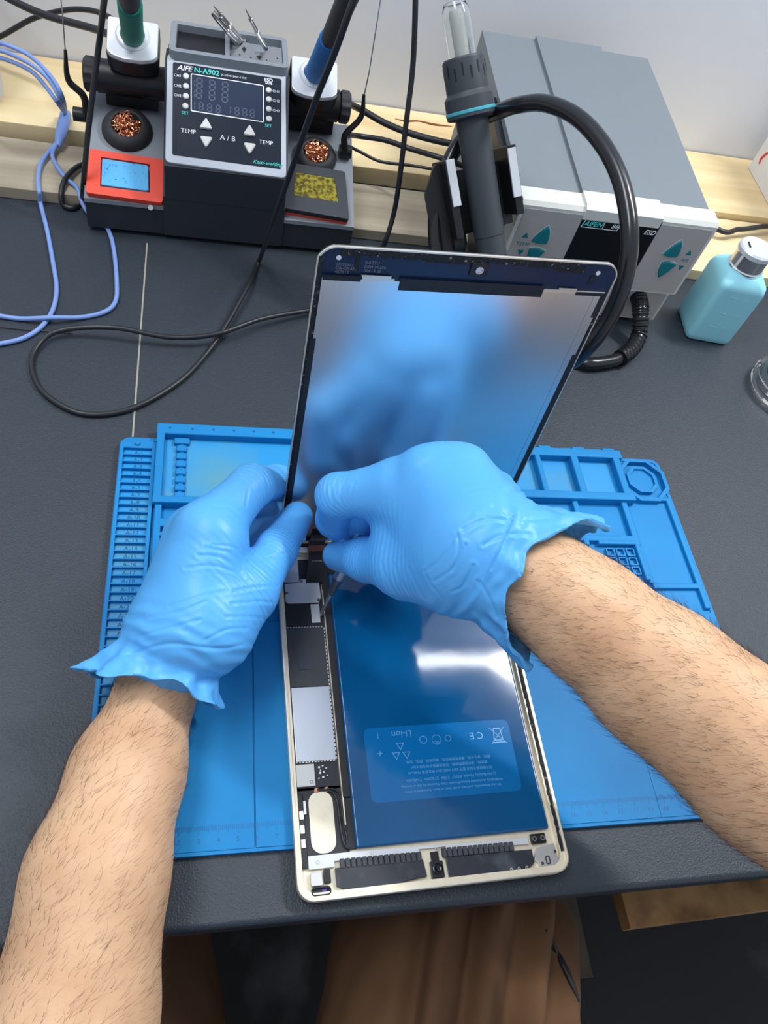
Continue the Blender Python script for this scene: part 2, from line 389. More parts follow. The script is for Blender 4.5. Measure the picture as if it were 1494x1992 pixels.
# battery
bt = MB().box(36.5, 161.5, 26, 213, 1.2, 5.2, FB, bev=1.6, seg=4).build('battery', M['battery'], tb)
MB().prism(rrect(49, 149, 50.5, 97.5, 4), 5.15, 5.32, FB).build('label', M['battery_label'], bt)
def flip(x, y, z=5.34): return FB @ frame((x, y, z), (-1, 0, 0), (0, -1, 0))
b = MB()
b.text('Li-ion', 6, flip(74, 92.5)); b.text('+', 7, flip(58, 81)); b.text('|', 5, flip(58, 92)); b.text('C E', 6.5, flip(125, 88)); b.text('UL', 3, flip(97, 85))
for i, (t, s, y) in enumerate((('警告：存在火灾、爆炸和燃烧危险，请勿拆卸、挤压、加热', 2.2, 74), ('或焚烧。请参阅使用说明，可充电锂离子电池组 3.76V', 2.2, 70.5), ('可充电锂离子电池 型号 GB/T18287-2013 额定容量 7340mAh', 2.2, 67), ('Li-ion Battery Model: A1547  3.76V  27.62Wh  7340mAh', 2.6, 62.5), ('WARNING: Authorized Service Provider Only. Potential for fire or burning.', 2.2, 58.8), ('Do not disassemble, puncture, crush, heat, or burn. Assembled in China', 2.2, 55.5))):
    b.text(t, s, flip(103, y))
def circ(cx, cy, r, w, n=24): b.ring(ngon(cx,cy,r,n,0), ngon(cx,cy,r-w,n,0), 5.34, 5.42, FB)
circ(88, 87.5, 2.6, .4); circ(105, 87.5, 2.2, .4); circ(97, 87, 3.2, .3)
for a in range(3):
    t = math.radians(90+120*a); cx, cy = 72+4*math.cos(t), 81+4*math.sin(t); b.ring(ngon(cx,cy,3.2,3,30+120*a), ngon(cx,cy,2.3,3,30+120*a), 5.34, 5.42, FB)
# crossed-out bin
for s_ in (-1, 1): b.box(-7.5, 7.5, -.2, .2, 5.34, 5.42, FB @ frame((140, 87, 0), (math.cos(.8*s_), math.sin(.8*s_), 0), (-math.sin(.8*s_), math.cos(.8*s_), 0)))
b.ring([(136.5,83.5),(143.5,83.5),(142.5,92),(137.5,92)], [(137.2,84.2),(142.8,84.2),(142,91.3),(138,91.3)], 5.34, 5.42, FB); b.box(136, 144, 82, 82.7, 5.34, 5.42, FB)
b.build('label_print', M['battery_ink'], bt)
# circuit board side
board = MB().box(3.6, 31, 62, 226, 1.2, 2.0, FB, bev=.2).box(3.6, 33, 24, 64, 1.2, 2.0, FB, bev=.2).build('logic_board', M['pcb'], tb)
MB().box(31.6, 36.6, 56, 218, 1.2, 4.4, FB, bev=.4).box(31.9, 64, 213.5, 228, 1.2, 3.6, FB, bev=.4).build('battery_edge_tape', M['tape'], tb)
MB().box(31.2, 32.0, 40, 200, 1.2, 4.0, FB).build('divider_rib', M['alu'], tb)
MB().box(31, 37.5, 26, 56, 1.2, 3.0, FB, bev=.4).build('side_tape', M['tape'], tb)
tag(MB().box(4.4, 29.8, 79.6, 128.3, 2, 3.4, FB, bev=.4).build('lower_shield', M['shield'], board), 'bright silver shield')
tag(MB().box(4.0, 29.8, 128.5, 171.4, 2, 3.3, FB, bev=.4).build('graphite_cover', M['graphite'], board), 'dark grey graphite cover')
MB().box(10.5, 20, 140.5, 150.5, 3.3, 3.9, FB, bev=.2).build('thermal_pad', M['chip'], board)
b = MB()
for k in range(34): b.box(29.7, 30.3, 80+k*2.7, 81.7+k*2.7, 2, 3.5, FB)
for k in range(13): b.box(4.4+k*1.95, 5.6+k*1.95, 171.3, 171.9, 2, 3.4, FB); b.box(4.4+k*1.95, 5.6+k*1.95, 78.9, 79.5, 2, 3.2, FB)
b.build('shield_edge_clip', M['nickel'], board); tag(board.children[-1], kind='stuff')
MB().box(4, 19, 173, 190, 2, 2.8, FB, bev=.2).build('black_sticker', M['tape'], board)
tag(MB().prism([(4.6,191.5),(6.5,190),(28.5,190),(28.5,192.5),(30,193.5),(29.5,209),(16,209),(14.8,206.2),(4.6,205.6)], 2.6, 3.8, FB, bev=.25).build('connector_cover', M['nickel'], board), 'silver screwed connector cover')
cc = board.children[-1]
b = MB()
for x, y in ((16.8,207.2),(5.6,198),(28,192)): b.cyl((FB@[x,y,3.75,1])[:3], (FB@[x,y,4.05,1])[:3], 1.2, n=14)
b.build('screw', M['darksteel'], cc); tag(cc.children[-1], kind='stuff')
MB().box(4.8, 15.5, 207, 228, 2, 3.2, FB, bev=.4).build('upper_shield', M['shield'], board)
MB().box(21.8, 28.2, 174.5, 189, 2.2, 3.9, FB, bev=.5).build('battery_clip', M['nickel'], board)
b = MB().box(4, 15.5, 64.5, 78, 2, 3.4, FB, bev=.3); ch = b.build('white_chip', M['button'], board)
b = MB().ring(rrect(12,14,66,68,.3), rrect(12.3,13.7,66.3,67.7,.2), 3.4, 3.46, FB); b.build('chip_print', M['grey_print'], ch)
b = MB()
for x, y, w, h in ((18,75,1.2,1.2),(20.5,76,1,.8),(18.5,71.5,1.2,1.4),(21,72,.8,1.2),(20,69,1.4,1),(23,70,.8,.8),(17.5,68.5,.8,.8),(22.5,74.5,1,.7),(19,73.5,.7,.7)): b.box(x,x+w,y,y+h,2,2.9,FB)
b.build('small_component', M['nickel'], board); tag(board.children[-1], kind='stuff')
for x in (16, 22): MB().lathe([(1.7,0),(1.7,.9),(1.0,1.3),(1.0,1.7),(.001,1.7)], FB @ frame((x, 62, 2)), 14).build('antenna_connector', M['copper'], board)
P = lambda x, y, z: (FB @ [x, y, z, 1])[:3]
MB().tube([P(16,62,3.6), P(21,61.5,3.6), P(26,59.5,3.4), P(28,54,3.2), P(28.5,45,3), P(29,34,3), P(30.5,28,3), P(34,26,3)], .7).build('antenna_lead', M['cable'], tb)
MB().tube([P(22,62,3.6), P(26,61.5,3.8), P(30,58,3.4), P(30.5,50,3.2), P(31,40,3), P(32,32,3)], .6).build('antenna_lead', M['cable'], tb)
tag(MB().prism(rrect(10.3, 25.3, 25.5, 61, 6.5, 8), 1.9, 2.4, FB).build('housing_window', M['alu'], tb), 'cream aluminium showing through the oblong board opening')
MB().box(3.8, 7, 18, 60, 1.3, 4.4, FB, bev=.5).build('side_button_strip', M['tape'], tb)
for y in (45, 37, 29): MB().box(4.0, 6.6, y, y+5, 4.2, 5, FB, bev=.3).build('side_button_switch', M['nickel'], tb)
MB().box(6, 8.6, 48, 56, 2, 3.8, FB, bev=.2).build('side_bracket', M['nickel'], tb)
# bottom strip, speakers, connectors
tag(MB().prism([(7.5,17.2),(23,17.2),(23,20.5),(75,20.2),(75,22),(92,22),(92,20),(146,18.4),(146,22.2),(30,24.6),(7.5,24.6)], 2, 3.8, FB, bev=.25).build('antenna_strip', M['silver'], tb), 'light grey antenna strip')
b = MB()
for x, y in ((13,20.8),(46,22.6),(86,21)): b.ring(ngon(x,y,1.2,16), ngon(x,y,.6,16), 3.8, 4.1, FB)
b.build('strip_screw', M['steel'], tb); tag(tb.children[-1], kind='stuff')
for x0, n in ((26, 15), (89, 14)):
    for k in range(n): MB().box(x0+k*3.35, x0+k*3.35+2.7, 16.0-k*.05, 21.3-k*.05, 2.4, 5.1, FB, bev=.3, seg=1).build('foam_gasket', M['foam'], tb)
spk = MB().prism([(23,16.6),(76.5,16.2),(77.5,6.6),(64,5.4),(63,3),(44,2.6),(42,2),(31,2.2),(27,5),(23,7)], 1.4, 4.4, FB, bev=.4).build('speaker', M['speaker'], tb)
b = MB()
for x in (32.5, 37, 41): b.ring(ngon(x,3.6,.9,14), ngon(x,3.6,.45,14), 4.4, 4.7, FB)
b.build('speaker_contact', M['nickel'], spk); tag(spk.children[-1], kind='stuff')
spk = MB().prism([(91,15.8),(147,15.2),(147,7.5),(143,5),(128,4.6),(110,2.6),(103,3.5),(91.5,4.6)], 1.4, 4.4, FB, bev=.4).build('speaker', M['speaker'], tb)
b = MB()
for x in (131, 136, 141): b.ring(ngon(x,5.2,.9,14), ngon(x,5.2,.45,14), 4.4, 4.7, FB)
b.build('speaker_contact', M['nickel'], spk); tag(spk.children[-1], kind='stuff')
cm = MB().box(80.5, 88.5, 5.2, 14.5, 1.4, 4.4, FB, bev=.5).box(82, 87, 14, 20, 1.4, 2.6, FB).build('camera_module', M['blackpl'], tb)
MB().lathe([(3.1,0),(3.1,1.1),(2.4,1.3),(1.6,.9),(.001,.8)], FB @ frame((84.5, 10, 4.4)), 24).build('lens', M['black_glass'], cm)
b = MB().prism([(150,15.5),(163,17.5),(163.5,5),(158,3.4),(150,3.8),(150,7),(147.5,9)], 1.4, 4.0, FB, bev=.3); br = b.build('corner_bracket', M['nickel'], tb)
MB().ring(rrect(154.6,157.6,5.6,10.6,1.3), rrect(155.2,157,6.2,10,.8), 4, 4.3, FB).build('bracket_slot', M['tape'], br)
b = MB()
for x, y in ((162,12.5),(152,6.5)): b.cyl(P(x,y,4), P(x,y,4.4), 1.0, n=12)
b.build('screw', M['darksteel'], br); tag(br.children[-1], kind='stuff')
MB().box(148, 158, 18, 24, 2, 4.2, FB, bev=.5).build('microphone_module', M['blackpl'], tb)
b = MB()
for x in (150.2, 155.8): b.ring(ngon(x,21,1.6,14), ngon(x,21,.9,14), 4.2, 4.6, FB)
b.build('module_contact', M['steel'], tb); tag(tb.children[-1], kind='stuff')
MB().box(8, 15, 8, 15.5, 1.4, 5, FB, bev=.8).build('vibration_cap', M['button'], tb)
MB().box(16, 20, 9, 16.5, 1.4, 4.6, FB, bev=.5).build('jack_block', M['blackpl'], tb)
jk = MB().ring(rrect(8,19.5,2.8,7.6,2), rrect(8.7,18.8,3.5,6.9,1.4), 1.4, 4.8, FB).box(8.5,19,3.3,7.1,1.4,2.6,FB).build('headphone_port', M['blackpl'], tb)
MB().box(14.5, 17, 4, 6.4, 2.5, 3.2, FB).build('port_contact', mat('violet_coating', srgb(90,60,160), .3), jk)
MB().box(3.4, 24, 229.5, 234.5, 1.6, 6.4, FB, bev=.5).build('top_bracket', M['alu_edge'], tb)
MB().box(36, 42.5, 229.5, 234.5, 1.6, 6.4, FB, bev=.5).build('top_bracket', M['alu_edge'], tb)
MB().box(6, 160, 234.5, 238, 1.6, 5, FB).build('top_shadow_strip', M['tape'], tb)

# ================================================================ the lifted display
DO = np.array([117.7, 209.8, 15.1]); DX = np.array([286.8, 220.0, 14.9]) - DO; DY = np.array([116.7, 231.5, 254.1]) - DO
FD = frame(DO, DX, DY)          # local z points at the viewer
dp = thing('tablet_display', DO + [85, 5, 0], 'lifted tablet display seen from its shiny metal back, held upright by the left glove', 'tablet display')
MB().prism(rrect(0, TW, 0, TL, 10, 8), -2.6, -1.2, FD, bev=.3).build('front_glass', M['black_glass'], dp)
MB().ring(rrect(0, TW, 0, TL, 10, 8), rrect(.8, TW-.8, .8, TL-.8, 9.2, 8), -2.4, -.3, FD).build('rim', M['alu_edge'], dp)
bz = MB().prism(rrect(.8, TW-.8, .8, TL-.8, 9.2, 8), -1.25, -.9, FD).build('bezel', M['bezel'], dp)
tag(MB().box(3.6, 168.2-2, 1.5, 222.3, -1.0, .5, FD, bev=.3).build('backlight_sheet', M['lcd'], dp), 'brushed metal backlight sheet')
sh = dp.children[-1]
b = MB().box(45, 128, 217, 224.2, .4, .75, FD, bev=.12).box(4, 24, 221, 224, .4, .75, FD).box(148, 166, 219.6, 221.6, .4, .75, FD)
b.build('top_tape', M['tape'], sh)
MB().box(2.0, 5.2, 40, 183, .4, .8, FD).build('left_tape', M['tape'], sh)
MB().box(164.3, 167.5, 205, 221, .4, .8, FD).box(164.3, 168, 60, 177, .4, .8, FD).build('right_tape', M['tape'], sh)
MB().box(160.2, 160.4, 3, 220, .48, .58, FD).build('crease_line', M['grey_print'], sh)
MB().prism([(25,222),(42,222),(42,223.6),(40,223.6),(40,225),(24,225)], .2, .6, FD).prism([(129,220.5),(148,220.5),(148,223.5),(137,223.5),(137,222.4),(129,222.4)], .2, .6, FD).build('sheet_tab', M['alu_edge'], sh)
b = MB()
for k in range(60):
    y = 6 + k*3.8; b.box(.9, 2.6+random.uniform(0,.6), y, y+3.9, -.9, -.3+random.uniform(0,.3), FD)
for k in range(44):
    x = 12 + k*3.0
    if not 44 < x < 44: b.box(x, x+3.1, 236.2+random.uniform(-1.3,.6), 238.9, -.9, -.3+random.uniform(0,.3), FD)
for k in range(55):
    y = 20 + k*3.6; b.box(TW-2.2-random.uniform(0,.5), TW-.9, y, y+3.7, -.9, -.3, FD)
b.box(20,22,226,236,-.9,-.5,FD).box(153.5,156,226.5,231.5,-.9,-.4,FD,bev=.2).box(55,90,234,237,-.9,-.6,FD).box(130,148,233,237,-.9,-.6,FD)
b.build('old_adhesive', M['glue'], bz)
for x in (11, 157): MB().lathe([(1.35,0),(1.35,.3),(.001,.32)], FD @ frame((x, 233.5, -.9)), 16).build('alignment_dot', M['white_print'], bz)
cm = MB().box(82, 92, 227.5, 236, -.9, .3, FD, bev=.5).build('camera_bracket', M['blackpl'], bz)
MB().lathe([(2.2,0),(2.2,.7),(1.6,.7),(1.5,.2),(.001,.2)], FD @ frame((87, 231.8, .3)), 20).build('lens_ring', M['steel'], bz)
b = MB()
for i, t in enumerate(('1F7P0N1', 'C0H2K48', '4E0915')): b.text(t, 2.5, FD @ frame((10, 229.5-i*2.2, -.86)), align='LEFT')
for i, t in enumerate(('KATSU', '0-B4 HG06', '00619 25')): b.text(t, 2.5, FD @ frame((25, 231.5-i*2.4, -.86)), align='LEFT')
b.build('bezel_print', M['grey_print'], bz)
Q = lambda x, y, z: (FD @ [x, y, z, 1])[:3]
# ribbon cable from display down to the board
def strip(pts, w, axis, t=.25):
    P_ = catmull([np.array(p, float) for p in pts], 8); ax = np.array(axis, float); ax /= np.linalg.norm(ax); V = []; Fs = []
    for i, p in enumerate(P_):
        T_ = P_[min(i+1,len(P_)-1)] - P_[max(i-1,0)]; n = np.cross(T_, ax); n /= np.linalg.norm(n)
        for a, c in ((-w/2,-t),(w/2,-t),(w/2,t),(-w/2,t)): V.append(p + ax*a + n*c)
    for i in range(len(P_)-1):
        for k in range(4): Fs.append((i*4+k, i*4+(k+1)%4, (i+1)*4+(k+1)%4, (i+1)*4+k))
    n = len(V); Fs += [(0,1,2,3), (n-1,n-2,n-3,n-4)]; return MB().add(V, Fs)
fx = strip([Q(29.5,10,.9), Q(29.5,3,1.4), P(29.5,236,11), P(29.5,231,8.5), P(29,224,6.2), P(27,214,5), P(26,206,4.2)], 12, FB[:3,0]).build('ribbon_cable', M['flex'], dp)
strip([P(29.3,233.6,10.0), P(29.3,232,9.2), P(29.3,229.5,8.1)], 12.2, FB[:3,0], .32).build('copper_band', M['copperflex'], fx)
b = MB().text('A 1137 24L', 1.5, FB @ frame((29.3, 222.6, 6.25), (1,0,0), (0,1,.24))).text('01-0247-B5', 1.5, FB @ frame((29.3, 220.6, 5.75), (1,0,0), (0,1,.24))); b.build('ribbon_print', M['white_print'], fx)
MB().box(20, 160, -3.2, 1.6, -2.2, 1.2, FD, bev=.4).build('bottom_flex_bar', M['blackpl'], dp)
# ================================================================ soldering station
def on(F, px, py, zoff=0.0):
    """local x, y of the point of plane F that shows at a pixel"""
    o = F[:3,3] + F[:3,2]*zoff; d = ray(px, py); t = ((o-CP) @ F[:3,2]) / (d @ F[:3,2]); P_ = CP + d*t - F[:3,3]; return P_@F[:3,0], P_@F[:3,1]
def rounded(pts, r, n=4):
    """round the corners of any convex outline"""
    out = []; N = len(pts); pts = [np.array(p, float) for p in pts]
    for i in range(N):
        p, a, b_ = pts[i], pts[i-1], pts[(i+1)%N]; da = (a-p)/np.linalg.norm(a-p); db = (b_-p)/np.linalg.norm(b_-p)
        s, e = p+da*r, p+db*r
        for k in range(n+1):
            t = k/n; out.append(tuple((1-t)**2*s + 2*t*(1-t)*p + t*t*e))
    return out
st = thing('soldering_station', (76, 610, 0), 'twin soldering station with sloping control panel, sponge trays and two iron holders', 'soldering station')
FX = frame((0,0,0), (0,1,0), (0,0,1))                        # extrude a side profile along x
def side(b, prof, x0, x1, bev=0): 
    F = FX.copy(); return b.prism(prof, x0, x1, F, bev)
b = MB()
side(b, [(555,4.6),(586,4.6),(588,13.5),(668,13.5),(668,71),(662,70),(555,32)], -47.5, 199.5)
side(b, [(553.5,4.8),(586,4.8),(588,14),(668,14),(668,120),(640,124),(554,46)], 21, 132)
b.build('body', M['station_dark'], st)
side(MB(), [(554,31.2),(554,35.2),(662,72.5),(666,72.5),(666,69)], -48, 22.5).build('left_deck', M['station'], st)
side(MB(), [(554,31.2),(554,35.2),(662,72.5),(666,72.5),(666,69)], 130.5, 200).build('right_deck', M['station'], st)
FW = frame((-46, 555, 35.4), (1,0,0), (0,107,37.2))
FP = frame((24, 555, 79), (1,0,0), (0,85,47))
PR = frame((0,0,0),(1,0,0),(0,85,47))
side(MB(), [(553.6,44),(553.6,77),(640,124.7),(666,124.7),(666,14),(588,14)], 23, 131).build('console', M['station_dark'], st)
bz = MB().prism(rounded([on(FP,*p) for p in ((321,316),(557,348),(556,141),(325,104))], 5), -3.5, 1.2, FP, bev=1.0).build('console_bezel', M['station_rim'], st)
zp = lambda x, y: on(FP, 320+x/5.976, 20+y/5.976, 1.4)
MB().prism(rounded([zp(90,1680), zp(1358,1850), zp(1360,800), zp(97,600)], 2), .6, 1.5, FP, bev=.2).build('control_panel', M['panel'], st)
scr = MB().prism(rounded([zp(316,1166), zp(1145,1296), zp(1145,884), zp(316,748)], 1.5), 1.4, 1.7, FP).build('screen', M['screen'], st)
o_ = rounded([zp(304,1176), zp(1156,1308), zp(1156,876), zp(304,736)], 1.5); i_ = rounded([zp(316,1166), zp(1145,1296), zp(1145,884), zp(316,748)], 1.2)
MB().ring(o_, i_, 1.4, 1.9, FP).build('screen_border', M['white_print'], st)
b = MB()
def seg7(x, y, h, one=False):
    w = h*.5; t = h*.07
    if not one:
        for yy in (0, h/2, h): b.box(x+t, x+w-t, y+yy-t, y+yy+t, 1.7, 1.76, FP)
        for yy in (0, h/2): b.box(x-t, x+t, y+yy+t, y+yy+h/2-t, 1.7, 1.76, FP)
    for yy in (0, h/2): b.box(x+w-t, x+w+t, y+yy+t, y+yy+h/2-t, 1.7, 1.76, FP)
x0s, y0s = zp(340, 1130); xt, yt = zp(340, 800)
for r_, (zx, zy, n, h, dx) in enumerate(((375,900,3,9,150),(370,1020,3,9,150),(400,1160,3,7,100),(820,1215,3,7,88))):
    for k in range(n):
        X_, Y_ = zp(zx+k*dx, zy+k*dx*.155); seg7(X_, Y_, h)
for zx, zy in ((330,1150),(745,1200),(330,890),(330,1010)):
    X_, Y_ = zp(zx, zy); seg7(X_-2, Y_, 7, True)
b.build('display_segment', M['segment'], scr); tag(st.children[-1], None); tag(scr.children[0], kind='stuff')
def pt(F, x, y, z=0): return F @ frame((x, y, z))
b = MB()
def lab(t, zx, zy, s, z=1.52, sh=0, bold=.0): X_, Y_ = zp(zx, zy); b.text(t, s, pt(FP, X_, Y_, z), shear=sh, bold=bold)
lab('AIFE', 232, 676, 6.6, sh=.3, bold=.12); lab('ESD', 1210, 815, 4.6, bold=.1); lab('SAFE', 1212, 850, 3.0, bold=.1); lab('JC-210C-245C-115C', 808, 772, 2.6)
for i, zy in enumerate((760, 878, 990)): lab('CH%d' % (i+1), 152, zy, 3.4)
for i, zy in enumerate((945, 1055, 1168)): lab('CH%d' % (i+1), 1297, zy, 3.4)
lab('TEMP', 278, 1408, 5.4); lab('TEMP', 1180, 1540, 5.2); lab('A / B', 735, 1490, 6.6)
b.build('panel_lettering', M['white_print'], st)
b = MB(); lab('N-A902', 492, 717, 6.8, bold=.12); lab('SET', 240, 1196, 4.2); lab('SET', 1208, 1345, 4.2); lab('Kaisi-welding', 1195, 1780, 5.0, sh=.5)
b.build('teal_lettering', M['teal_print'], st)
for zx, zy in ((250,772),(250,887),(248,1003),(243,1118),(1210,932),(1212,1040),(1212,1153),(1214,1266)):
    X_, Y_ = zp(zx, zy); MB().lathe([(2.7,0),(2.7,1.0),(2.1,1.7),(.001,2.0)], pt(FP, X_, Y_, 1.4), 20).build('round_button', M['button'], st)
for zx, zy, s_ in ((482,1335,1),(484,1530,-1),(988,1415,1),(990,1605,-1)):
    X_, Y_ = zp(zx, zy); tri = rounded([(-6,-4*s_),(6,-4*s_),(0,6.6*s_)][::s_], 2.6, 5)
    MB().prism(tri, 0, 2.6, pt(FP, X_, Y_, 1.4), bev=1.0).build('arrow_button', M['button'], st)
for x in (-38, 68, 190): MB().cyl((x,575,0),(x,575,5),6,n=18).build('foot', M['rubber'], st)
# tip box on top
tbx = MB().prism(rrect(24.5,130,637,692,6), 123, 127, bev=.8).ring(rrect(24.5,130,637,692,6), rrect(30,125,643,686,1.5), 126.5, 134).box(73,77,641,688,126,133.8).build('tip_box', M['station'], st)
MB().box(30.5, 72.6, 643, 686, 127, 127.6).build('tip_tray', M['blackpl'], tbx)
DR = frame((0,11,-7))
pl = MB().prism([(78,633),(124.5,633),(124.5,664),(116,664),(110,652),(100,646),(95,664),(90,664),(84,650),(78,646)], 138.2, 139.4, DR).box(78,124.5,632.4,633.6,134.5,140.4,DR).box(78,92,666,674,138,139,DR).build('tip_rack_plate', M['steel'], tbx)
b = MB().prism([(88,652),(90,656),(92,652),(90,644)], 139.4, 139.6, DR).prism([(101,642),(103.5,644),(106,642),(103.5,636)], 139.4, 139.6, DR)
for x, y in ((86,640),(96,638),(110,638),(120,644)): b.cyl((x,y+11,132.4),(x,y+11,132.6),.8,n=10)
b.build('rack_hole', M['blackpl'], pl); tag(pl.children[-1], kind='stuff')
def Dof(P_): return -((np.asarray(P_)-CP) @ CR)[2]
for i, (bp_, tp_, lb) in enumerate((((469,77),(415.7,12),'needle'), ((462,85),(412,26),'knife'), ((466,80),(417,21),'chisel'), ((517,95),(477.6,18),'bent'))):
    A = atz(*bp_, 131.0); B = dep(*tp_, Dof(A)-52); u_ = (B-A)/np.linalg.norm(B-A); L_ = np.linalg.norm(B-A)
    r1 = 2.3
    prof = [(r1,0),(r1,L_*.42),(r1+.3,L_*.43),(r1+.3,L_*.46),(1.7,L_*.47),(1.5,L_*.72),(1.9,L_*.73),(1.9,L_*.77),(.9,L_*.79),(.35,L_)] if lb != 'knife' else [(r1,0),(r1,L_*.45),(1.7,L_*.46),(1.8,L_*.8),(1.3,L_*.97),(.4,L_)]
    t_ = thing('soldering_tip', A, {'needle':'thin needle soldering tip, tallest of the left cluster in the tip rack','knife':'dark stubby soldering tip, leftmost one in the tip rack','chisel':'soldering tip between the needle tip and the dark stubby tip','bent':'single soldering tip standing alone at the right of the tip rack'}[lb], 'soldering tip', 'soldering tips in the rack')
    F_ = axis_frame(A, u_); k = 4 if len(prof) > 7 else 2
    MB().lathe(prof[:k+1], F_, 18).build('cartridge', M['steel'], t_)
    MB().lathe(prof[k:], F_, 18).build('tip', M['darksteel'], t_)
# iron holders
def holder(xc, Yc, zc, x0, x1, knob_side, px, py, side_name):
    h = MB().lathe([(13,0),(14.2,1),(14.2,x1-x0-1),(13,x1-x0)], frame((x0,Yc,zc), (0,1,0), (0,0,1)), 36)
    h.box(xc-23, xc+23, Yc-4, Yc+14, 13.6+58, zc-4)            # bracket behind
    hh = h.build('holder_barrel', M['blackpl'], st)
    kx = x1 if knob_side > 0 else x0; ks = knob_side
    def wob(r, z, a): return r*(1+.05*math.cos(12*a)) if 2 < z < 9 else r
    MB().lathe([(10,0),(13.5,1),(14,2.2),(14,8.8),(12.5,10.5),(.001,10.8)], frame((kx,Yc,zc), (0,1,0), (0,0,ks)), 48, wob=wob).build('adjusting_knob', M['rubber'], hh)
    pc = aty(px, py, Yc-6); FPl = frame(pc, (1,0.0,0.0), (0,.90,.42))
    # holder head: black block under a silver plate
    out = [(-22,-13),(-18,-17.5),(-8,-20.5),(8,-20.5),(18,-17.5),(22,-13),(22,20),(-22,20)]
    MB().prism(rounded(out, 2.5), -18, -3, FPl, bev=1).build('holder_head', M['blackpl'], st)
    pl_ = MB().prism(rounded([(x*.97,y*.97) for x,y in out], 2.5), -3, 1, FPl, bev=1.2).build('holder_plate', M['silver'], st)
    MB().lathe([(14.5,1),(14.5,2.2),(13,3.6),(10.5,3.8),(9.6,2.6),(9.6,-2)], FPl @ frame((0,3,0)), 40, cap=False).build('holder_ring', M['silver'], pl_)
    return FPl
F1 = holder(-10, 650, 96, -40, 21, -1, 258, 78, 'left')
F2 = holder(156, 650, 99, 133, 182, 1, 612, 152, 'right')
# soldering irons
def iron(FPl, tgt, Lf, col, lb, grip):
    o = FPl[:3,3] + FPl[:3,1]*3; d = np.array(tgt, float) - o; L_ = np.linalg.norm(d); d /= L_; F_ = axis_frame(o + FPl[:3,2]*1.0, d)
    t_ = thing('soldering_iron', o, lb, 'soldering iron', None)
    MB().lathe([(9.2,0),(9.6,3),(8.9,Lf*.5),(8.8,Lf-2),(7.8,Lf),(6.6,Lf)], F_, 32).build('foam_grip', col, t_)
    MB().lathe([(6.8,Lf-6),(6.8,Lf+2),(7.4,Lf+8),(7.6,L_),(6,L_+8),(4,L_+14),(2.2,L_+16)], F_, 32).build('handle_body', M['rubber'], t_)
    return t_, o + d*(L_+15)
g_tgt = dep(250, -22, 500); irg, e1 = iron(F1, g_tgt, 146, M['green'], 'soldering iron with a green foam grip, in the left holder of the station', 1)
b_tgt = dep(692, -40, 500); irb, e2 = iron(F2, b_tgt, 104, M['bluefoam'], 'soldering iron with a blue foam grip and black handle, in the right holder', 1)
MB().tube([e1-[0,0,3], e1+[-2,-4,22], dep(222,-70,520), dep(206,-20,565), aty(196,60,590), aty(183,160,585), aty(171,260,575), aty(163,350,568), atz(159,393,4), atz(143,404,3), atz(124,399,4), atz(119,378,12), atz(126,350,17), atz(146,328,17), atz(166,318,15.5)], 2.5, smooth=8).build('iron_cord', M['cable'], irg)
ICORD = [e2-[0,0,3], e2+[4,-4,18], dep(712,-60,440), dep(686,5,445), dep(652,100,470), dep(618,185,505), dep(590,262,540), dep(560,350,585), dep(528,440,640), aty(505,505,528)]
ICORD += [atz(480,560,10), atz(440,632,6.4), atz(400,690,2.4), atz(345,745,2.4), atz(255,795,2.4), atz(165,805,2.4), atz(98,775,2.4), atz(67,735,2.4), atz(64,690,3), atz(95,652,6), atz(150,638,9), atz(230,638,12), atz(330,656,9), atz(420,650,11), atz(510,620,10), atz(605,603,6), atz(680,590,3)]
MB().tube(ICORD, 2.2, smooth=10).build('iron_cord', M['cable'], irb)
# wool cups and sponge trays on the decks
def cup(pos_px, r_, rh, nm, seed):
    X_, Y_ = on(FW, *pos_px, 4); F_ = pt(FW, X_, Y_, 0)
    cp = MB().lathe([(r_*1.02,-.2),(r_,3),(r_*.93,6.5),(r_*.8,9),(rh+1.5,10),(rh,9.2),(rh-1,5),(rh-3,.6),(.001,.5)], F_, 48).build('wool_cup', M['rubber'], st)
    w = MB(); rng = random.Random(seed)
    for k in range(130):
        a = rng.uniform(0, 2*math.pi); q = rh*.86*math.sqrt(rng.random()); p = np.array([q*math.cos(a), q*math.sin(a), rng.uniform(4,12.5)-q*q*.022])
        P_ = [p]; d_ = np.array([rng.gauss(0,1),rng.gauss(0,1),rng.gauss(0,.5)])
        for j in range(5):
            d_ = d_ + np.array([rng.gauss(0,1.3),rng.gauss(0,1.3),rng.gauss(0,1.0)]); d_ /= np.linalg.norm(d_); n_ = P_[-1]+d_*2.0
            rr = math.hypot(n_[0], n_[1]); 
            if rr > rh-1 : n_[:2] *= (rh-1.2)/rr
            n_[2] = min(max(n_[2], 2.5), 14.5); P_.append(n_)
        P_ = [(F_@[*p_,1])[:3] for p_ in P_]; w.tube(P_, .55, n=4, smooth=3)
    wo = w.build(nm, M['copper']); return cp, wo
cp, wo = cup((247,249), 22.5, 13.5, 'copper_wool', 3)
tag(wo, 'shiny copper wool spilling out of the round black cup above the red sponge tray', 'copper wool', 'copper wool in the tip cleaners')
cp, wo = cup((614,302), 20.5, 12.5, 'copper_wool', 5)
tag(wo, 'copper wool in the right-hand black cup above the yellow sponge', 'copper wool', 'copper wool in the tip cleaners')
tr = [on(FW,*p) for p in ((168,382),(317,402),(319,318),(175,297))]
hl = [on(FW,*p) for p in ((196,370),(292,382),(292,327),(198,313))]
MB().ring(rounded(tr,3.5), rounded(hl,.8), .2, 5.5, FW).prism(rounded(tr,3.5), .1, 1.2, FW).build('sponge_tray', M['red'], st)
sp = [on(FW,*p) for p in ((198,368),(290,379),(289,330),(200,316))]
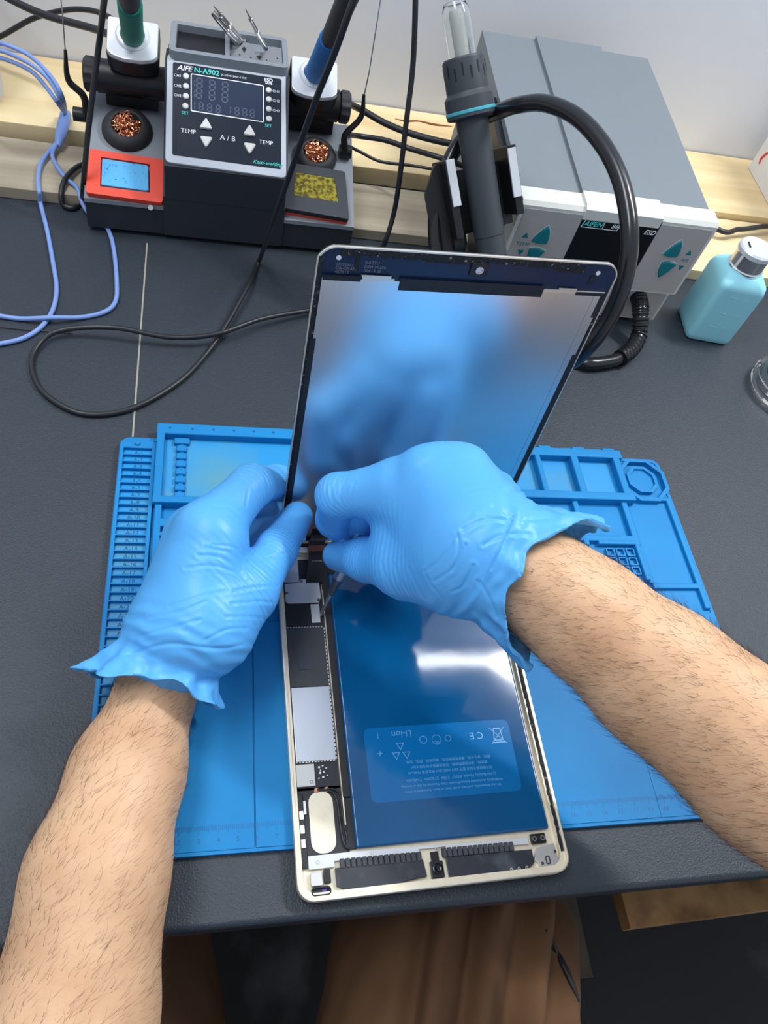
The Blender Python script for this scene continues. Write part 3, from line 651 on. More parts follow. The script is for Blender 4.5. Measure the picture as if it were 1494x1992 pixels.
rs = rounded(sp, 2); rs = [(x+random.uniform(-.3,.3), y+random.uniform(-.3,.3)) for x, y in rs]
s_ = MB().prism(rs, 1.25, 6.2, FW, bev=.8).build('sponge', M['sponge']); tag(s_, 'light blue sponge in the red tray of the soldering station', 'sponge')
tr = [on(FW,*p) for p in ((549,416),(676,438),(668,346),(568,330))]
hl = [on(FW,*p) for p in ((569,391),(655,405),(648,359),(573,347))]
MB().prism(rounded(tr,3), .1, 4, FW).build('lower_tray', M['red'], st)
MB().ring(rounded(tr,3), rounded(hl,.6), 4, 9.5, FW).prism(rounded(tr,3), 3.9, 6, FW).build('sponge_tray', M['station_dark'], st)
s_ = MB().prism(rounded(hl,.8), 6.05, 9.3, FW, bev=.4).build('sponge', M['ysponge']); tag(s_, 'worn yellow sponge in the dark tray at the right of the soldering station', 'sponge')
# cord guides
def guide(knob, arm, wire, Y):
    k_ = aty(*knob, Y); s1 = 1 if knob[0] < 400 else -1
    MB().cyl(k_, k_+[12*s1,0,0], 6.2, n=24).build('guide_knob', M['blackpl'], st)
    pp = [aty(x,y,Y-3) for x, y in arm]; g = MB().tube(pp, [3.4,3.2,2.8,1.4], n=8, smooth=6).build('guide_arm', M['blackpl'], st)
    MB().tube([aty(x,y,Y-3) for x, y in wire], .55, n=6, smooth=1).build('guide_wire', M['steel'], g)
guide((143,221), [(168,232),(163,188),(133,155),(127,97)], [(127,100),(124,60),(118,-10),(115,-60)], 640)
guide((683,296), [(671,292),(672,262),(702,228),(708,184)], [(708,188),(718,140),(741,-5),(750,-60)], 628)
MB().cyl(aty(293,404,553.6), aty(293,404,551.6), 2.4, n=14).build('front_screw', M['steel'], st)

# ================================================================ hot air station
HY = 486.0
ha = thing('hot_air_station', (425, 610, 0), 'grey hot air rework station with off-white front and teal buttons', 'hot air station')
b = MB(); side(b, [(500,6),(570,14),(742,25),(742,149),(500,127)], 330, 519); b.build('case', M['ha_grey'], ha)
side(MB(), [(503,120),(742,142),(742,152.5),(503,130.5)], 388, 462).build('case_ridge', M['ha_grey'], ha)
b = MB(); side(b, [(506,5),(506,130),(489,128.5),(486,125),(486,46),(494,40),(494,5)], 327.5, 521.5); b.build('front_bezel', M['ha_beige'], ha)
side(MB(), [(506,120),(506,133),(489,131.5),(485,128),(485,118)], 387, 463).build('bezel_ridge', M['ha_beige'], ha)
FF = frame((0, HY, 0), (1,0,0), (0,0,1))                     # front face, local x = X, local y = Z, z towards viewer
MB().prism(rrect(331.5,386.5,48,122,1.5), -.5, .5, FF).build('left_face', M['ha_face'], ha)
MB().prism(rrect(464.5,518.5,48,122,1.5), -.5, .5, FF).build('right_face', M['ha_face'], ha)
MB().prism(rrect(330,519,6.5,39,2), -8.6, -7.6, FF).build('lower_face', M['ha_face'], ha)
dpn = MB().box(387.2, 464.2, 60, 124.5, -.5, .7, FF, bev=.3).build('display_panel', M['black_glass'], ha)
fp = lambda px, py: tuple(aty(px, py, HY-.7)[[0,2]])
X_, Y_ = fp(1193, 441)
MB().ring([(388.5,Y_-4),(425,Y_-4),(425,Y_+4),(390.5,Y_+4)], [(389.4,Y_-3.5),(424.4,Y_-3.5),(424.4,Y_+3.5),(391,Y_+3.5)], .7, 1.0, FF).text('861DW', 6.4, pt(FF, 428, Y_, .8), shear=.25).text('ESD', 6.8, pt(FF, *fp(1264,453), .8), shear=.25, bold=.15).box(409.5,410.1,Y_-4,Y_+4,.7,1.0,FF).build('display_lettering', M['white_print'], dpn)
MB().text('AIFEN', 6.6, pt(FF, 399.5, Y_, .8), shear=.3, bold=.15).build('teal_lettering', M['teal_print'], dpn)
def drop(px, py, up, flipx=1):
    X, Y = fp(px, py); s = 1 if up else -1
    def q2(a, c, b_, n=7): return [((1-t)**2*a[0]+2*t*(1-t)*c[0]+t*t*b_[0], (1-t)**2*a[1]+2*t*(1-t)*c[1]+t*t*b_[1]) for t in [i/n for i in range(n)]]
    A_, B_, C_ = (-7.8,-5.5), (8,-6.5), (2.8,11.5)
    P_ = q2(A_, (0,-9.5), B_) + q2(B_, (8.6,4), C_) + q2(C_, (-4,5), A_)
    P_ = [(x*flipx, y*s) for x, y in P_]
    if s*flipx < 0: P_ = P_[::-1]
    MB().ring([(x*1.08,y*1.08) for x,y in P_], P_, .4, .9, pt(FF, X, Y, 0)).build('button_recess', M['ha_beige'], ha)
    MB().prism(P_, .2, 2.6, pt(FF, X, Y, 0), bev=1.2, seg=3).build('teal_button', M['teal'], ha)
drop(1053, 459, True); drop(1041, 495, False, -1); drop(1309, 486, True); drop(1296, 521, False, -1)
b = MB()
for px, py, s in ((1023,458,1),(1012,491,-1),(1341,492,1),(1324,521,-1)):
    X, Y = fp(px, py); b.prism([(X-3,Y-2.6*s),(X+3,Y-2.6*s),(X,Y+3*s)][::s], .5, .8, FF)
b.text('TEMP', 5.6, pt(FF, *fp(1017,475), .55)).text('AIR', 5.6, pt(FF, *fp(1332,507), .55))
b.build('face_print', M['teal'], ha)
for x in (350, 500): MB().cyl((x, 500, 0), (x, 500, 7), 7, n=20).build('foot', M['rubber'], ha)
for x in (350, 500): MB().cyl((x, 725, 20), (x, 725, 26), 7, n=20).build('foot', M['rubber'], ha)
# hose port, relief and hose
port = np.array(fp(1246, 588)); PP = np.array([port[0], HY+8, port[1]])
R_ = [PP+[0,3,0], PP+[0,-9,-1], PP+[-1,-20,-5], atz(1243,652,14), atz(1228,680,9.5), atz(1206,697,8.5)]
R2 = catmull(R_, 16)
MB().tube(R2, [8.4 if (i//2)%2==0 else 7.2 for i in range(len(R2))], n=20, smooth=0).build('strain_relief', M['hose'], ha)
HA_A = dep(957,492,665); HA_B = dep(917,226,622); hz = (HA_B-HA_A)/np.linalg.norm(HA_B-HA_A)
hx = np.array([1.0,.0,0]); hx -= hz*(hx@hz); hx /= np.linalg.norm(hx); FH = frame(HA_A, hx, np.cross(hz, hx))
LL = np.linalg.norm(HA_B-HA_A)
hose = [(FH@[0,2,-22,1])[:3], (FH@[4,8,-50,1])[:3], dep(985,640,690)+[0,0,8], dep(900,640,690)+[0,0,8], dep(862,560,672), dep(847,470,662), dep(850,395,655), dep(880,300,655), dep(935,235,650), dep(978,214,618), dep(1010,204,592), dep(1060,201,570), dep(1120,226,550), dep(1170,278,535), dep(1205,345,525), dep(1222,420,520), dep(1224,490,522), dep(1210,560,532), dep(1185,618,546), dep(1150,668,560), dep(1105,706,578), dep(1040,715,592), dep(985,700,615), dep(985,668,635), dep(1040,672,630), atz(1100,706,7), atz(1150,707,7), atz(1190,702,7.5), atz(1212,693,8.5)]
for i, h_ in enumerate(hose): h_[2] = max(h_[2], 6.5)
tag(MB().tube(hose, 6.1, n=18, smooth=8).build('air_hose', M['hose'], ha), 'long glossy black air hose looping to the handpiece')
ga = thing('hot_air_handpiece', HA_A, 'dark hot air handpiece standing nozzle up in its cradle, clear glass tube on top', 'hot air handpiece')
MB().lathe([(11.5,-24),(12.4,-22),(12.4,14),(12.9,14.4),(13,16),(13.2,LL-6),(12.5,LL)], FH, 40).build('grip', M['handle'], ga)
MB().lathe([(13,LL-2),(18.5,LL-1),(19.6,LL),(19.6,LL+14),(17.2,LL+17),(17.0,LL+18)], FH, 48).build('collar', M['handle'], ga)
MB().lathe([(19.7,LL+2.2),(20.1,LL+2.6),(20.1,LL+4.4),(19.7,LL+4.8)], FH, 48, cap=False).build('teal_ring', mat('teal_band', srgb(70,170,185), .35), ga)
MB().lathe([(16.6,LL+16),(17.0,LL+18),(16.6,LL+40),(15.2,LL+42),(12,LL+42),(11.5,LL+36)], FH, 48, cap=False).build('heat_collar', M['handle'], ga)
b = MB()
for k in range(16):
    a = 2*math.pi*k/16; c_, s_ = math.cos(a), math.sin(a)
    F_ = FH @ frame((16.4*c_, 16.4*s_, LL+(33 if k%2 else 30)), (-s_, c_, 0), (0,0,1)); b.prism(rrect(-.7,.7,-4.5,4.5,.6,3), -.1, .55, F_)
b.build('vent_slot', M['blackpl'], ga); tag(ga.children[-1], kind='stuff')
MB().lathe([(11.2,LL+30),(11.2,LL+66),(10.6,LL+74),(8.6,LL+79),(6.5,LL+80),(6.0,LL+79),(8,LL+77.5),(9.6,LL+73),(10.1,LL+66),(10.1,LL+30)], FH, 40, cap=False).build('glass_tube', M['glass'], ga)
MB().lathe([(5.6,LL+20),(5.6,LL+70),(4.8,LL+74),(.001,LL+75)], FH, 24).build('heater_core', M['button'], ga)
# cradle
b = MB()
b.box(-31,-24,-8,30,18,80,FH,bev=1).box(24,31,-8,30,26,80,FH,bev=1).box(-31,31,22,30,18,70,FH,bev=1)
b.prism(rounded([(-47,0),(-30,-14),(-24,-14),(-24,72),(-34,80),(-47,58)],4), -12, -7, FH @ frame((0,0,0),(1,0,0),(0,0,1)))
cr = b.build('cradle', M['blackpl'], ha)
b = MB().box(-29.5,-22.5,-9.5,-7,44,80,FH,bev=.4).build('cradle_lip', M['silver'], cr)
b = MB().box(23,30,-9.5,-7,40,78,FH,bev=.4).build('cradle_lip', M['silver'], cr)
b = MB().prism(rounded([(-34,-12),(-14,-14),(-14,40),(-34,55)],3), 26, 32, FH @ frame((0,0,0),(1,0,0),(0,0,1)) ).build('cradle_plate', M['blackpl'], cr) if False else None
MB().lathe([(15,-31),(15,-22),(12,-19)], FH @ frame((0,16,16),(0,1,0),(0,0,1)), 30).build('pivot_disc', M['blackpl'], cr)
a_ = (FH@[26,26,50,1])[:3]; MB().tube([a_, [320, a_[1]+6, a_[2]-10], [331, a_[1]+10, a_[2]-14]], 8, smooth=4).build('cradle_arm', M['blackpl'], cr)
side(MB(), [(510,20),(560,20),(640,70),(640,135),(520,120)], 322, 330).build('cradle_mount', M['blackpl'], cr)

# ================================================================ dispenser bottle
bo = np.array([583.5, 495.5, 0.0]); FBt = frame(bo, (math.cos(-.13), math.sin(-.13), 0), (-math.sin(-.13), math.cos(-.13), 0))
bl = thing('dispenser_bottle', bo, 'square light blue dispenser bottle with a chrome screw cap, at the right edge', 'bottle')
b = MB(); V = []; Fs = []; sec = [(22,0,5),(24.5,2,6),(25,8,6),(25,66,6),(24,73,8),(19,79,10),(15,81,14.9)]; N = 28
for (h_, z_, r_) in sec: V += [(x, y, z_) for x, y in rrect(-h_,h_,-h_,h_,min(r_,h_-.05),6)]
for i in range(len(sec)-1):
    for k in range(N): Fs.append((i*N+k, i*N+(k+1)%N, (i+1)*N+(k+1)%N, (i+1)*N+k))
Fs += [tuple(range(N))[::-1], tuple((len(sec)-1)*N+k for k in range(N))]
b.add(V, Fs, FBt).build('bottle_body', M['bottle'], bl, smooth=60)
cp = MB().lathe([(17.5,80),(18,81),(18,82.5),(16.6,83.5),(16.6,96),(17.4,98)], FBt, 48).build('cap', M['chrome'], bl)
MB().lathe([(17.4,97.5),(18,98),(18,102),(16.5,103.8),(8,102.6),(.001,102.4)], FBt, 48).build('lid', M['silver'], bl)
MB().box(-9.3,-8.5,-2,6,102.4,104.2,FBt).build('lid_slot', M['blackpl'], bl)
b = MB(); Fq = FBt @ frame((0,-25.05,0),(1,0,0),(0,0,1))
for z_, t in ((60,'250ml'),(40,'150ml'),(22,'75ml')): b.box(-9,-2,z_-.25,z_+.25,0,.25,Fq).text(t, 4.6, pt(Fq, 8, z_, 0))
b.build('scale_marks', mat('embossed_scale', srgb(170,222,235), .4), bl)
# glass dish at the right edge
jc = atz(1524, 764, 0)
tag(MB().lathe([(34,0),(37.5,1),(39,4),(36,7),(39.5,9),(40,12),(37,15),(38.5,18),(37,22),(31,26),(27,25),(28,21),(30,16),(29,8),(25,5),(.001,4.6)], frame(jc), 64).build('glass_dish', M['glass']), 'round clear glass dish with ridged rim, cut off by the right edge', 'glass dish')
# white printed box
P1 = atz(1455, 326, 20.3); P2 = atz(1494, 398, 20.3); FC = frame(P1, P2-P1, np.cross([0,0,1], P2-P1))
cb = thing('white_box', P1, 'white carton with red print standing on the plank at the far right', 'carton')
MB().box(0, 150, 0, 110, 0, 150, FC, bev=.8).build('carton', M['white_card'], cb)
FCf = FC @ frame((0,0,0), (1,0,0), (0,0,1))
g_ = lambda L_: [tuple((FCf@[x,y,.2,1])[:3]) for x, y in L_]
MB().tube(g_([(17,16),(15,22),(18,30),(23,37)]), [1.0,1.8,1.6,.7], n=8).tube(g_([(30,40),(27,46),(31,54),(37,58)]), [1.0,1.8,1.6,.8], n=8).build('red_print', M['red_print'], cb)
# frosted jar at left edge
jc = atz(-92, 175, 20.2)
tag(MB().lathe([(44,0),(47,3),(47,105),(44,112),(36,118)], frame(jc), 48).build('plastic_jar', M['frosted']), 'frosted plastic jar just showing at the upper left edge', 'jar')

# ================================================================ loose cables
def cable(pts, r, m, lb, nm='cable', sm_=8):
    return tag(MB().tube(pts, r, n=12, smooth=sm_).build(nm, m), lb, 'cable')
cable([aty(-40,-40,800), aty(15,-4,790), aty(90,30,770), aty(188,58,745), aty(250,85,700)], 3.6, M['cable'], 'thick black cable running down from the upper left corner behind the green iron')
cable([aty(-30,85,790), aty(10,66,790), aty(60,38,790), aty(105,24,785), aty(150,18,775), aty(195,25,760), aty(240,50,735)], 2.6, M['cable'], 'black cable arching over the thick one at the upper left')
cable([aty(665,196,668), aty(700,212,690), aty(750,240,680), aty(800,260,670), aty(860,276,660), aty(905,283,655)], 3.4, M['cable'], 'thick black cable between the two stations, topmost of the three')
cable([aty(676,262,650), aty(700,265,668), aty(750,273,668), aty(800,290,660), aty(860,308,640), aty(920,330,640)], 2.8, M['cable'], 'black cable between the two stations, middle one of the three')
cable([aty(660,275,660), aty(700,295,650), aty(740,314,650), aty(800,322,650), aty(860,332,640), aty(930,345,640)], 1.6, M['cable'], 'thin black cable between the two stations, lowest of the three')
cable([dep(806,-40,560), dep(808,10,570), dep(803,130,600), dep(790,240,625), dep(777,350,655), dep(765,420,680), dep(745,482,700), atz(728,520,3), atz(690,560,3)], 2.2, M['cable'], 'black cord hanging straight down between the stations to behind the tablet display')
cable([[520,700,60], [540,735,40], atz(1385,440,24), atz(1440,446,24), atz(1500,440,24), atz(1560,452,17)], 3.0, M['cable'], 'black power cable lying on the planks right of the hot air station')
cable([dep(885,-30,900), dep(905,8,890), dep(922,38,880), dep(945,66,870)], 2.4, M['cable'], 'black cable against the wall above the hot air station')
def bl_(x, y, z): return atz(x, y, z)
u1 = thing('usb_cable', atz(125,235,30), 'periwinkle blue Y-shaped cable coming from the left edge and under the soldering station', 'cable')
jn = atz(128,222,26); je = atz(116,272,20)
for pts in ([aty(-20,82,700),aty(12,87,690),aty(60,110,680),aty(100,150,660),aty(122,190,650),jn], [aty(-20,95,690),aty(12,102,685),aty(60,125,670),aty(95,155,660),aty(118,195,650),jn], [aty(-20,108,690),aty(12,116,685),aty(60,138,670),aty(90,170,660),aty(112,200,650),jn]):
    MB().tube(pts, 1.9, smooth=6).build('cable_strand', M['bluecable'], u1)
MB().tube([jn+(jn-je)*.08, jn, jn*.5+je*.5, je, je-(jn-je)*.25], [2.4,5.4,5.8,4.6,2.2], smooth=4, n=14).build('cable_joint', M['bluecable'], u1)
MB().tube([je, atz(98,292,17), atz(80,318,15.5), atz(74,345,15), atz(75,364,15.4), atz(76,373,15.4), atz(77,384,9), atz(79,397,2.6), atz(92,450,2.2), atz(103,510,2.2), atz(110,560,2.2), atz(103,602,2.2), atz(80,636,2.2), atz(45,658,2.2), atz(0,669,2.2), atz(-60,680,2.2)], 2.0, smooth=8).build('cable_strand', M['bluecable'], u1)
MB().tube([je, atz(102,300,17), atz(112,325,15.5), atz(130,348,15), atz(150,366,15), [-54,580,9], [-46,572,2.3], [-34,562,2.2], atz(214,455,2.2), atz(222,490,2.2), atz(227,545,2.2), atz(225,585,2.2), atz(205,606,2.2), atz(160,617,2.2), atz(100,618,6.2), atz(40,620,2.2), atz(-10,613,2.2), atz(-70,605,2.2)], 2.0, smooth=8).build('cable_strand', M['bluecable'], u1)
cable([atz(-60,630,1.2), atz(0,636,1.2), atz(60,642,1.2), atz(140,648,1.2)], .5, M['cable'], 'thin dark wire on the bench beside the blue cable end')
# ================================================================ the person: distance-field modelling
import openvdb
class Field:
    def __init__(s, lo, hi, h, bg=None):
        s.lo = np.array(lo, float); s.h = h; s.n = np.ceil((np.array(hi)-s.lo)/h).astype(int)+1
        s.bg = bg or 6*h; s.a = np.full(s.n, s.bg*1.0, np.float32)
    def block(s, lo, hi):
        i0 = np.clip(np.floor((lo-s.lo)/s.h).astype(int), 0, s.n); i1 = np.clip(np.ceil((hi-s.lo)/s.h).astype(int)+1, 0, s.n)
        if (i1 <= i0).any(): return None
        ax = [s.lo[k]+s.h*np.arange(i0[k], i1[k], dtype=np.float32) for k in range(3)]
        X = np.stack(np.meshgrid(*ax, indexing='ij'), -1).astype(np.float32)
        return (slice(i0[0],i1[0]), slice(i0[1],i1[1]), slice(i0[2],i1[2])), X
def cone_d(X, a, b, ra, rb, flat=None):
    """distance to a tapering capsule; flat=(direction, factor) squashes it along a direction"""
    a = np.asarray(a, np.float32); b = np.asarray(b, np.float32); ba = b-a; pa = X-a
    t = np.clip((pa@ba)/max(float(ba@ba), 1e-6), 0, 1); q = pa - t[...,None]*ba
    if flat is not None:
        d = np.asarray(flat[0], np.float32); d /= np.linalg.norm(d); c = q@d; q = q + c[...,None]*d*(1/flat[1]-1)
    return np.linalg.norm(q, axis=-1) - (ra+(rb-ra)*t)
def smin(a, b, k):
    h = np.maximum(k-np.abs(a-b), 0)/k; return np.minimum(a, b) - h*h*k*0.25
def put(f, prims, k, arr=None):
    arr = f.a if arr is None else arr
    for p in prims:
        a, b, ra, rb = p[:4]; fl = p[4] if len(p) > 4 else None; a = np.asarray(a); b = np.asarray(b); m = max(ra, rb)*(1.0 if fl is None else max(1, fl[1]))+f.bg+k
        bl = f.block(np.minimum(a,b)-m, np.maximum(a,b)+m)
        if bl is None: continue
        sl, X = bl; arr[sl] = smin(arr[sl], cone_d(X, a, b, ra, rb, fl), k)
    return arr
def polygonize(f, smooth_it=2):
    g = openvdb.FloatGrid(float(f.bg)); g.copyFromArray(np.clip(f.a, -f.bg, f.bg).astype(np.float32))
    g.transform = openvdb.createLinearTransform(voxelSize=f.h); g.gridClass = openvdb.GridClass.LEVEL_SET
    V, T, Qd = g.convertToPolygons(isovalue=0.0, adaptivity=0.0)
    V = np.asarray(V, float) + f.lo; F_ = [tuple(int(i) for i in q) for q in Qd] + [tuple(int(i) for i in t) for t in T]
    # a little smoothing, done on the quads
    Qd = np.asarray(Qd, int)
    if smooth_it and len(Qd):
        for _ in range(smooth_it):
            acc = np.zeros_like(V); cnt = np.zeros(len(V))
            for a, b in ((0,1),(1,2),(2,3),(3,0)):
                np.add.at(acc, Qd[:,a], V[Qd[:,b]]); np.add.at(acc, Qd[:,b], V[Qd[:,a]]); np.add.at(cnt, Qd[:,a], 1); np.add.at(cnt, Qd[:,b], 1)
            m = cnt > 0; V[m] = V[m]*.4 + .6*acc[m]/cnt[m][:,None]
    return V, F_, Qd
def orient(V, Qd):
    """vertex normals and whether the faces point outwards"""
    n = np.zeros_like(V)
    fn = np.cross(V[Qd[:,2]]-V[Qd[:,0]], V[Qd[:,3]]-V[Qd[:,1]])
    for k in range(4): np.add.at(n, Qd[:,k], fn)
    return n/(np.linalg.norm(n, axis=1)[:,None]+1e-9), fn
def fnoise(X, s, seed=0):
    rng = np.random.RandomState(seed); out = np.zeros(X.shape[:-1])
    for k in range(7):
        d = rng.normal(size=3); d /= np.linalg.norm(d); out += np.sin(X@d*(2*math.pi/s)*rng.uniform(.6,1.6) + rng.uniform(0,6.28))
    return out/7
def gr(V, F_, Qd):
    """make sure faces point outwards (signed volume)"""
    fn = np.cross(V[Qd[:,2]]-V[Qd[:,0]], V[Qd[:,3]]-V[Qd[:,1]]); c = V[Qd].mean(1) - V.mean(0)
    if (fn*c).sum() < 0: return [f[::-1] for f in F_], Qd[:, ::-1]
    return F_, Qd
def D3(p): return dep(p[0], p[1], p[2])

# ---- joints: pixel x, pixel y, depth in mm, radius in mm
LH = dict(
  wr=((322,1312,462),23.5), wr2=((345,1235,462),26),
  palm=[((345,1235,462),26,(372,1050,478),17.5), ((350,1230,458),26,(402,1040,462),18), ((390,1225,452),25,(420,1060,460),18), ((415,1215,456),24,(450,1168,466),19), ((345,1240,470),24,(375,1065,500),16)],
  fingers=[
    [((406,1032,462),17.5),((490,945,490),13.0),((538,938,537),10.8),((598,942,558),9.2)],
    [((385,1030,484),16),((470,972,512),12.2),((534,975,554),10.6),((592,985,562),9.5)],
    [((378,1048,500),15),((466,1022,530),11.6),((530,1012,556),10.5),((568,1014,566),9)],
    [((378,1078,505),14),((458,1062,530),10.6),((500,1052,545),9.5),((524,1046,550),8.5)]],
  thumb=[((412,1205,456),24),((486,1152,466),16),((536,1072,490),12.4),((579,1005,524),10.0)],
  cuff=((337,1258,462),28.5,(298,1350,456),43), hem=(.98,-.36,-.12))
RH = dict(
  wr=((985,1095,430),29), wr2=((930,1065,436),31),
  palm=[((935,1075,438),31,(770,955,462),17), ((930,1060,436),32,(833,922,452),17.5), ((930,1045,438),31,(900,920,452),17), ((940,1050,444),30,(958,972,462),16), ((900,1090,440),28,(800,1090,466),20), ((795,1085,474),18,(765,990,474),15)],
  fingers=[
    [((762,952,462),16.5),((658,964,474),12.8),((652,1010,508),11.6),((686,1040,524),9.8)],
    [((800,940,468),16),((705,985,496),12.5),((712,1045,522),11),((745,1065,528),9.5)],
    [((870,940,478),15.5),((800,985,522),12),((800,1050,530),10.5),((835,1060,520),9)],
    [((930,965,478),14.5),((880,1010,520),11),((870,1060,522),10),((895,1065,512),8.5)]],
  thumb=[((885,1108,446),25),((790,1098,468),18.2),((712,1088,494),13.2),((657,1081,518),9.8)],
  cuff=((968,1088,430),34.5,(1078,1146,428),45), hem=(1.25,-1.05,.02))
LARM = [((322,1312,464),21),((305,1345,464),22.5),((250,1500,438),31),((190,1700,401),35.5),((140,1990,376),40),((60,2350,330),43),((10,2600,300),44)]
RARM = [((985,1095,430),26),((1060,1140,428),29),((1140,1200,426),32.5),((1280,1315,420),38),((1500,1490,402),43),((1760,1690,375),44),((1900,1800,360),45)]
def cuff_d(X, c0, c1, r0, r1, seed, hemp):
    ax = c1-c0; L_ = np.linalg.norm(ax); ax = ax/L_; pa = X-c0; t = (pa@ax)/L_
    q = pa - (pa@ax)[...,None]*ax; u_ = np.cross(ax, [0.3,0.2,0.93]); u_ /= np.linalg.norm(u_); w_ = np.cross(ax, u_)
    tc = CP-c0; tc -= ax*(tc@ax); tc /= np.linalg.norm(tc); sx = np.cross(ax, tc); sx *= np.sign(sx@CR[:,0]); rq = np.linalg.norm(q, axis=-1)+1e-6; cf = (q@tc)/rq; sf = (q@sx)/rq
    th = np.arctan2(q@w_, q@u_); rng = np.random.RandomState(seed)
    e = np.clip(t, -.2, 1.1); fold = np.zeros_like(t)
    for k in (2,3,5,8,11,15,19): fold += rng.uniform(.6,1.2)/k**.5*np.sin(k*th + rng.uniform(0,6.28) + rng.uniform(-4,4)*e)
    R_ = r0 + (r1-r0)*np.clip(e,0,2)**1.4 + fold*(.5+3.0*np.clip(e,0,1)**1.1)
    hem = hemp[0] + hemp[1]*np.clip(cf,0,1)**1.1 + hemp[2]*sf + .06*np.sin(4*th+rng.uniform(0,6)) + .04*np.sin(9*th+rng.uniform(0,6))
    r = np.linalg.norm(q, axis=-1)
    th_ = 0.95 + 0.7*np.exp(-((t-hem)*L_/1.6)**2)
    return np.maximum(np.abs(r-R_)*.93 - th_, np.maximum((t-hem)*L_, (-.12-t)*L_)), r, t
def hand_field(Hd, grow, h, with_cuff, seed):
    pts = [Hd['wr'][0]] + [p for f_ in Hd['fingers'] for p,_ in f_] + [p for p,_ in Hd['thumb']] + [Hd['cuff'][0], Hd['cuff'][2]]
    W_ = np.array([D3(p) for p in pts]); lo = W_.min(0)-52; hi = W_.max(0)+52
    f = Field(lo, hi, h, bg=16); g = grow
    pr_ = [(D3(a), D3(b), ra+g, rb+g) for a, ra, b, rb in Hd['palm']]
    if with_cuff: pr_.append((D3(Hd['wr'][0])*.35+D3(Hd['wr2'][0])*.65, D3(Hd['wr2'][0]), Hd['wr'][1]+g, Hd['wr2'][1]+g))
    else: pr_.append((D3(Hd['wr'][0]), D3(Hd['wr2'][0]), Hd['wr'][1]+g, Hd['wr2'][1]+g))
    palm = put(f, pr_, 14, f.a.copy())
    tot = palm.copy()
    for i, F_ in enumerate(Hd['fingers'] + [Hd['thumb']]):
        fa = np.full_like(f.a, f.bg)
        pr_ = [(D3(F_[j][0]), D3(F_[j+1][0]), F_[j][1]+g, F_[j+1][1]+g) for j in range(3)]
        put(f, pr_, 5, fa); tot = np.minimum(tot, smin(palm, fa, 9 if i == 4 else 7))
    f.a = tot
    if with_cuff:
        c0, r0, c1, r1 = Hd['cuff']; c0 = D3(c0); c1 = D3(c1)
        sl, X = f.block(np.minimum(c0,c1)-60, np.maximum(c0,c1)+60)
        d, r, t = cuff_d(X, c0, c1, r0, r1, seed, Hd['hem']); f.a[sl] = smin(f.a[sl], d, 3.5)
    return f
def glove(name, Hd, creases, parent, seed, label):
    f = hand_field(Hd, 0.5, 0.85, True, seed)
    V, F_, Qd = polygonize(f, 2); F_, Qd = gr(V, F_, Qd); n, _ = orient(V, Qd)
    px = to_px(V); disp = np.zeros(len(V))
    # finger wrinkles: rings round the joints
    for F in Hd['fingers'] + [Hd['thumb']]:
        for j in (1, 2):
            J = D3(F[j][0]); ax = D3(F[j+1][0])-D3(F[j-1][0]); ax /= np.linalg.norm(ax); q = V-J; t = q@ax; r = np.linalg.norm(q - t[:,None]*ax, axis=1)
            m = np.exp(-(t/11)**2)*np.clip(1-(r-F[j][1])/5, 0, 1); disp += .30*m*np.sin(t*2.3+1.1*fnoise(V, 17, 3)*2)
    T = D3(Hd['thumb'][1][0]); q = V-T; ax = D3(Hd['thumb'][2][0])-D3(Hd['thumb'][0][0]); ax /= np.linalg.norm(ax); t = q@ax
    m = np.exp(-((t+4)/24)**2)*np.exp(-(np.linalg.norm(q,axis=1)/44)**4); disp += .30*m*np.sin(t*1.5+2.0*fnoise(V, 30, 5))*(.6+.8*fnoise(V, 22, 9))
    # wrist gathers
    c0 = D3(Hd['cuff'][0]); c1 = D3(Hd['cuff'][2]); ax = (c1-c0)/np.linalg.norm(c1-c0); t = (V-c0)@ax
    m = np.exp(-((t+6)/13)**2); disp += m*(.55*np.sin(t*.75+3.2*fnoise(V, 38, seed+1))*(.7+.8*fnoise(V, 26, seed+8)))
    m = np.clip((t+8)/30, 0, 1); disp += m*(.9*fnoise(V, 13, seed+2)+1.0*(np.abs(fnoise(V, 24, seed+3))*-2+.5))
    disp += .25*fnoise(V, 24, seed+4)
    for line, w, amp in creases:
        L_ = np.array(catmull([np.array(p, float) for p in line], 6)); dm = np.full(len(V), 1e9)
        for a, b in zip(L_[:-1], L_[1:]):
            ba = b-a; tt = np.clip(((px-a)@ba)/(ba@ba), 0, 1); dm = np.minimum(dm, np.linalg.norm(px-a-tt[:,None]*ba, axis=1))
        facing = np.clip(-((V-CP)/np.linalg.norm(V-CP,axis=1)[:,None]*n).sum(1), 0, 1)
        disp += facing*amp*.55*(-np.exp(-(dm/(.8*w))**2) + .5*np.exp(-((dm-2.2*w)/(1.3*w))**2))
    V = V + n*disp[:,None]
    b = MB(); b.v = list(map(tuple, V)); b.f = F_; b.mi = [0]*len(F_)
    return tag(b.build(name, M['glove'], parent, smooth=170), label)

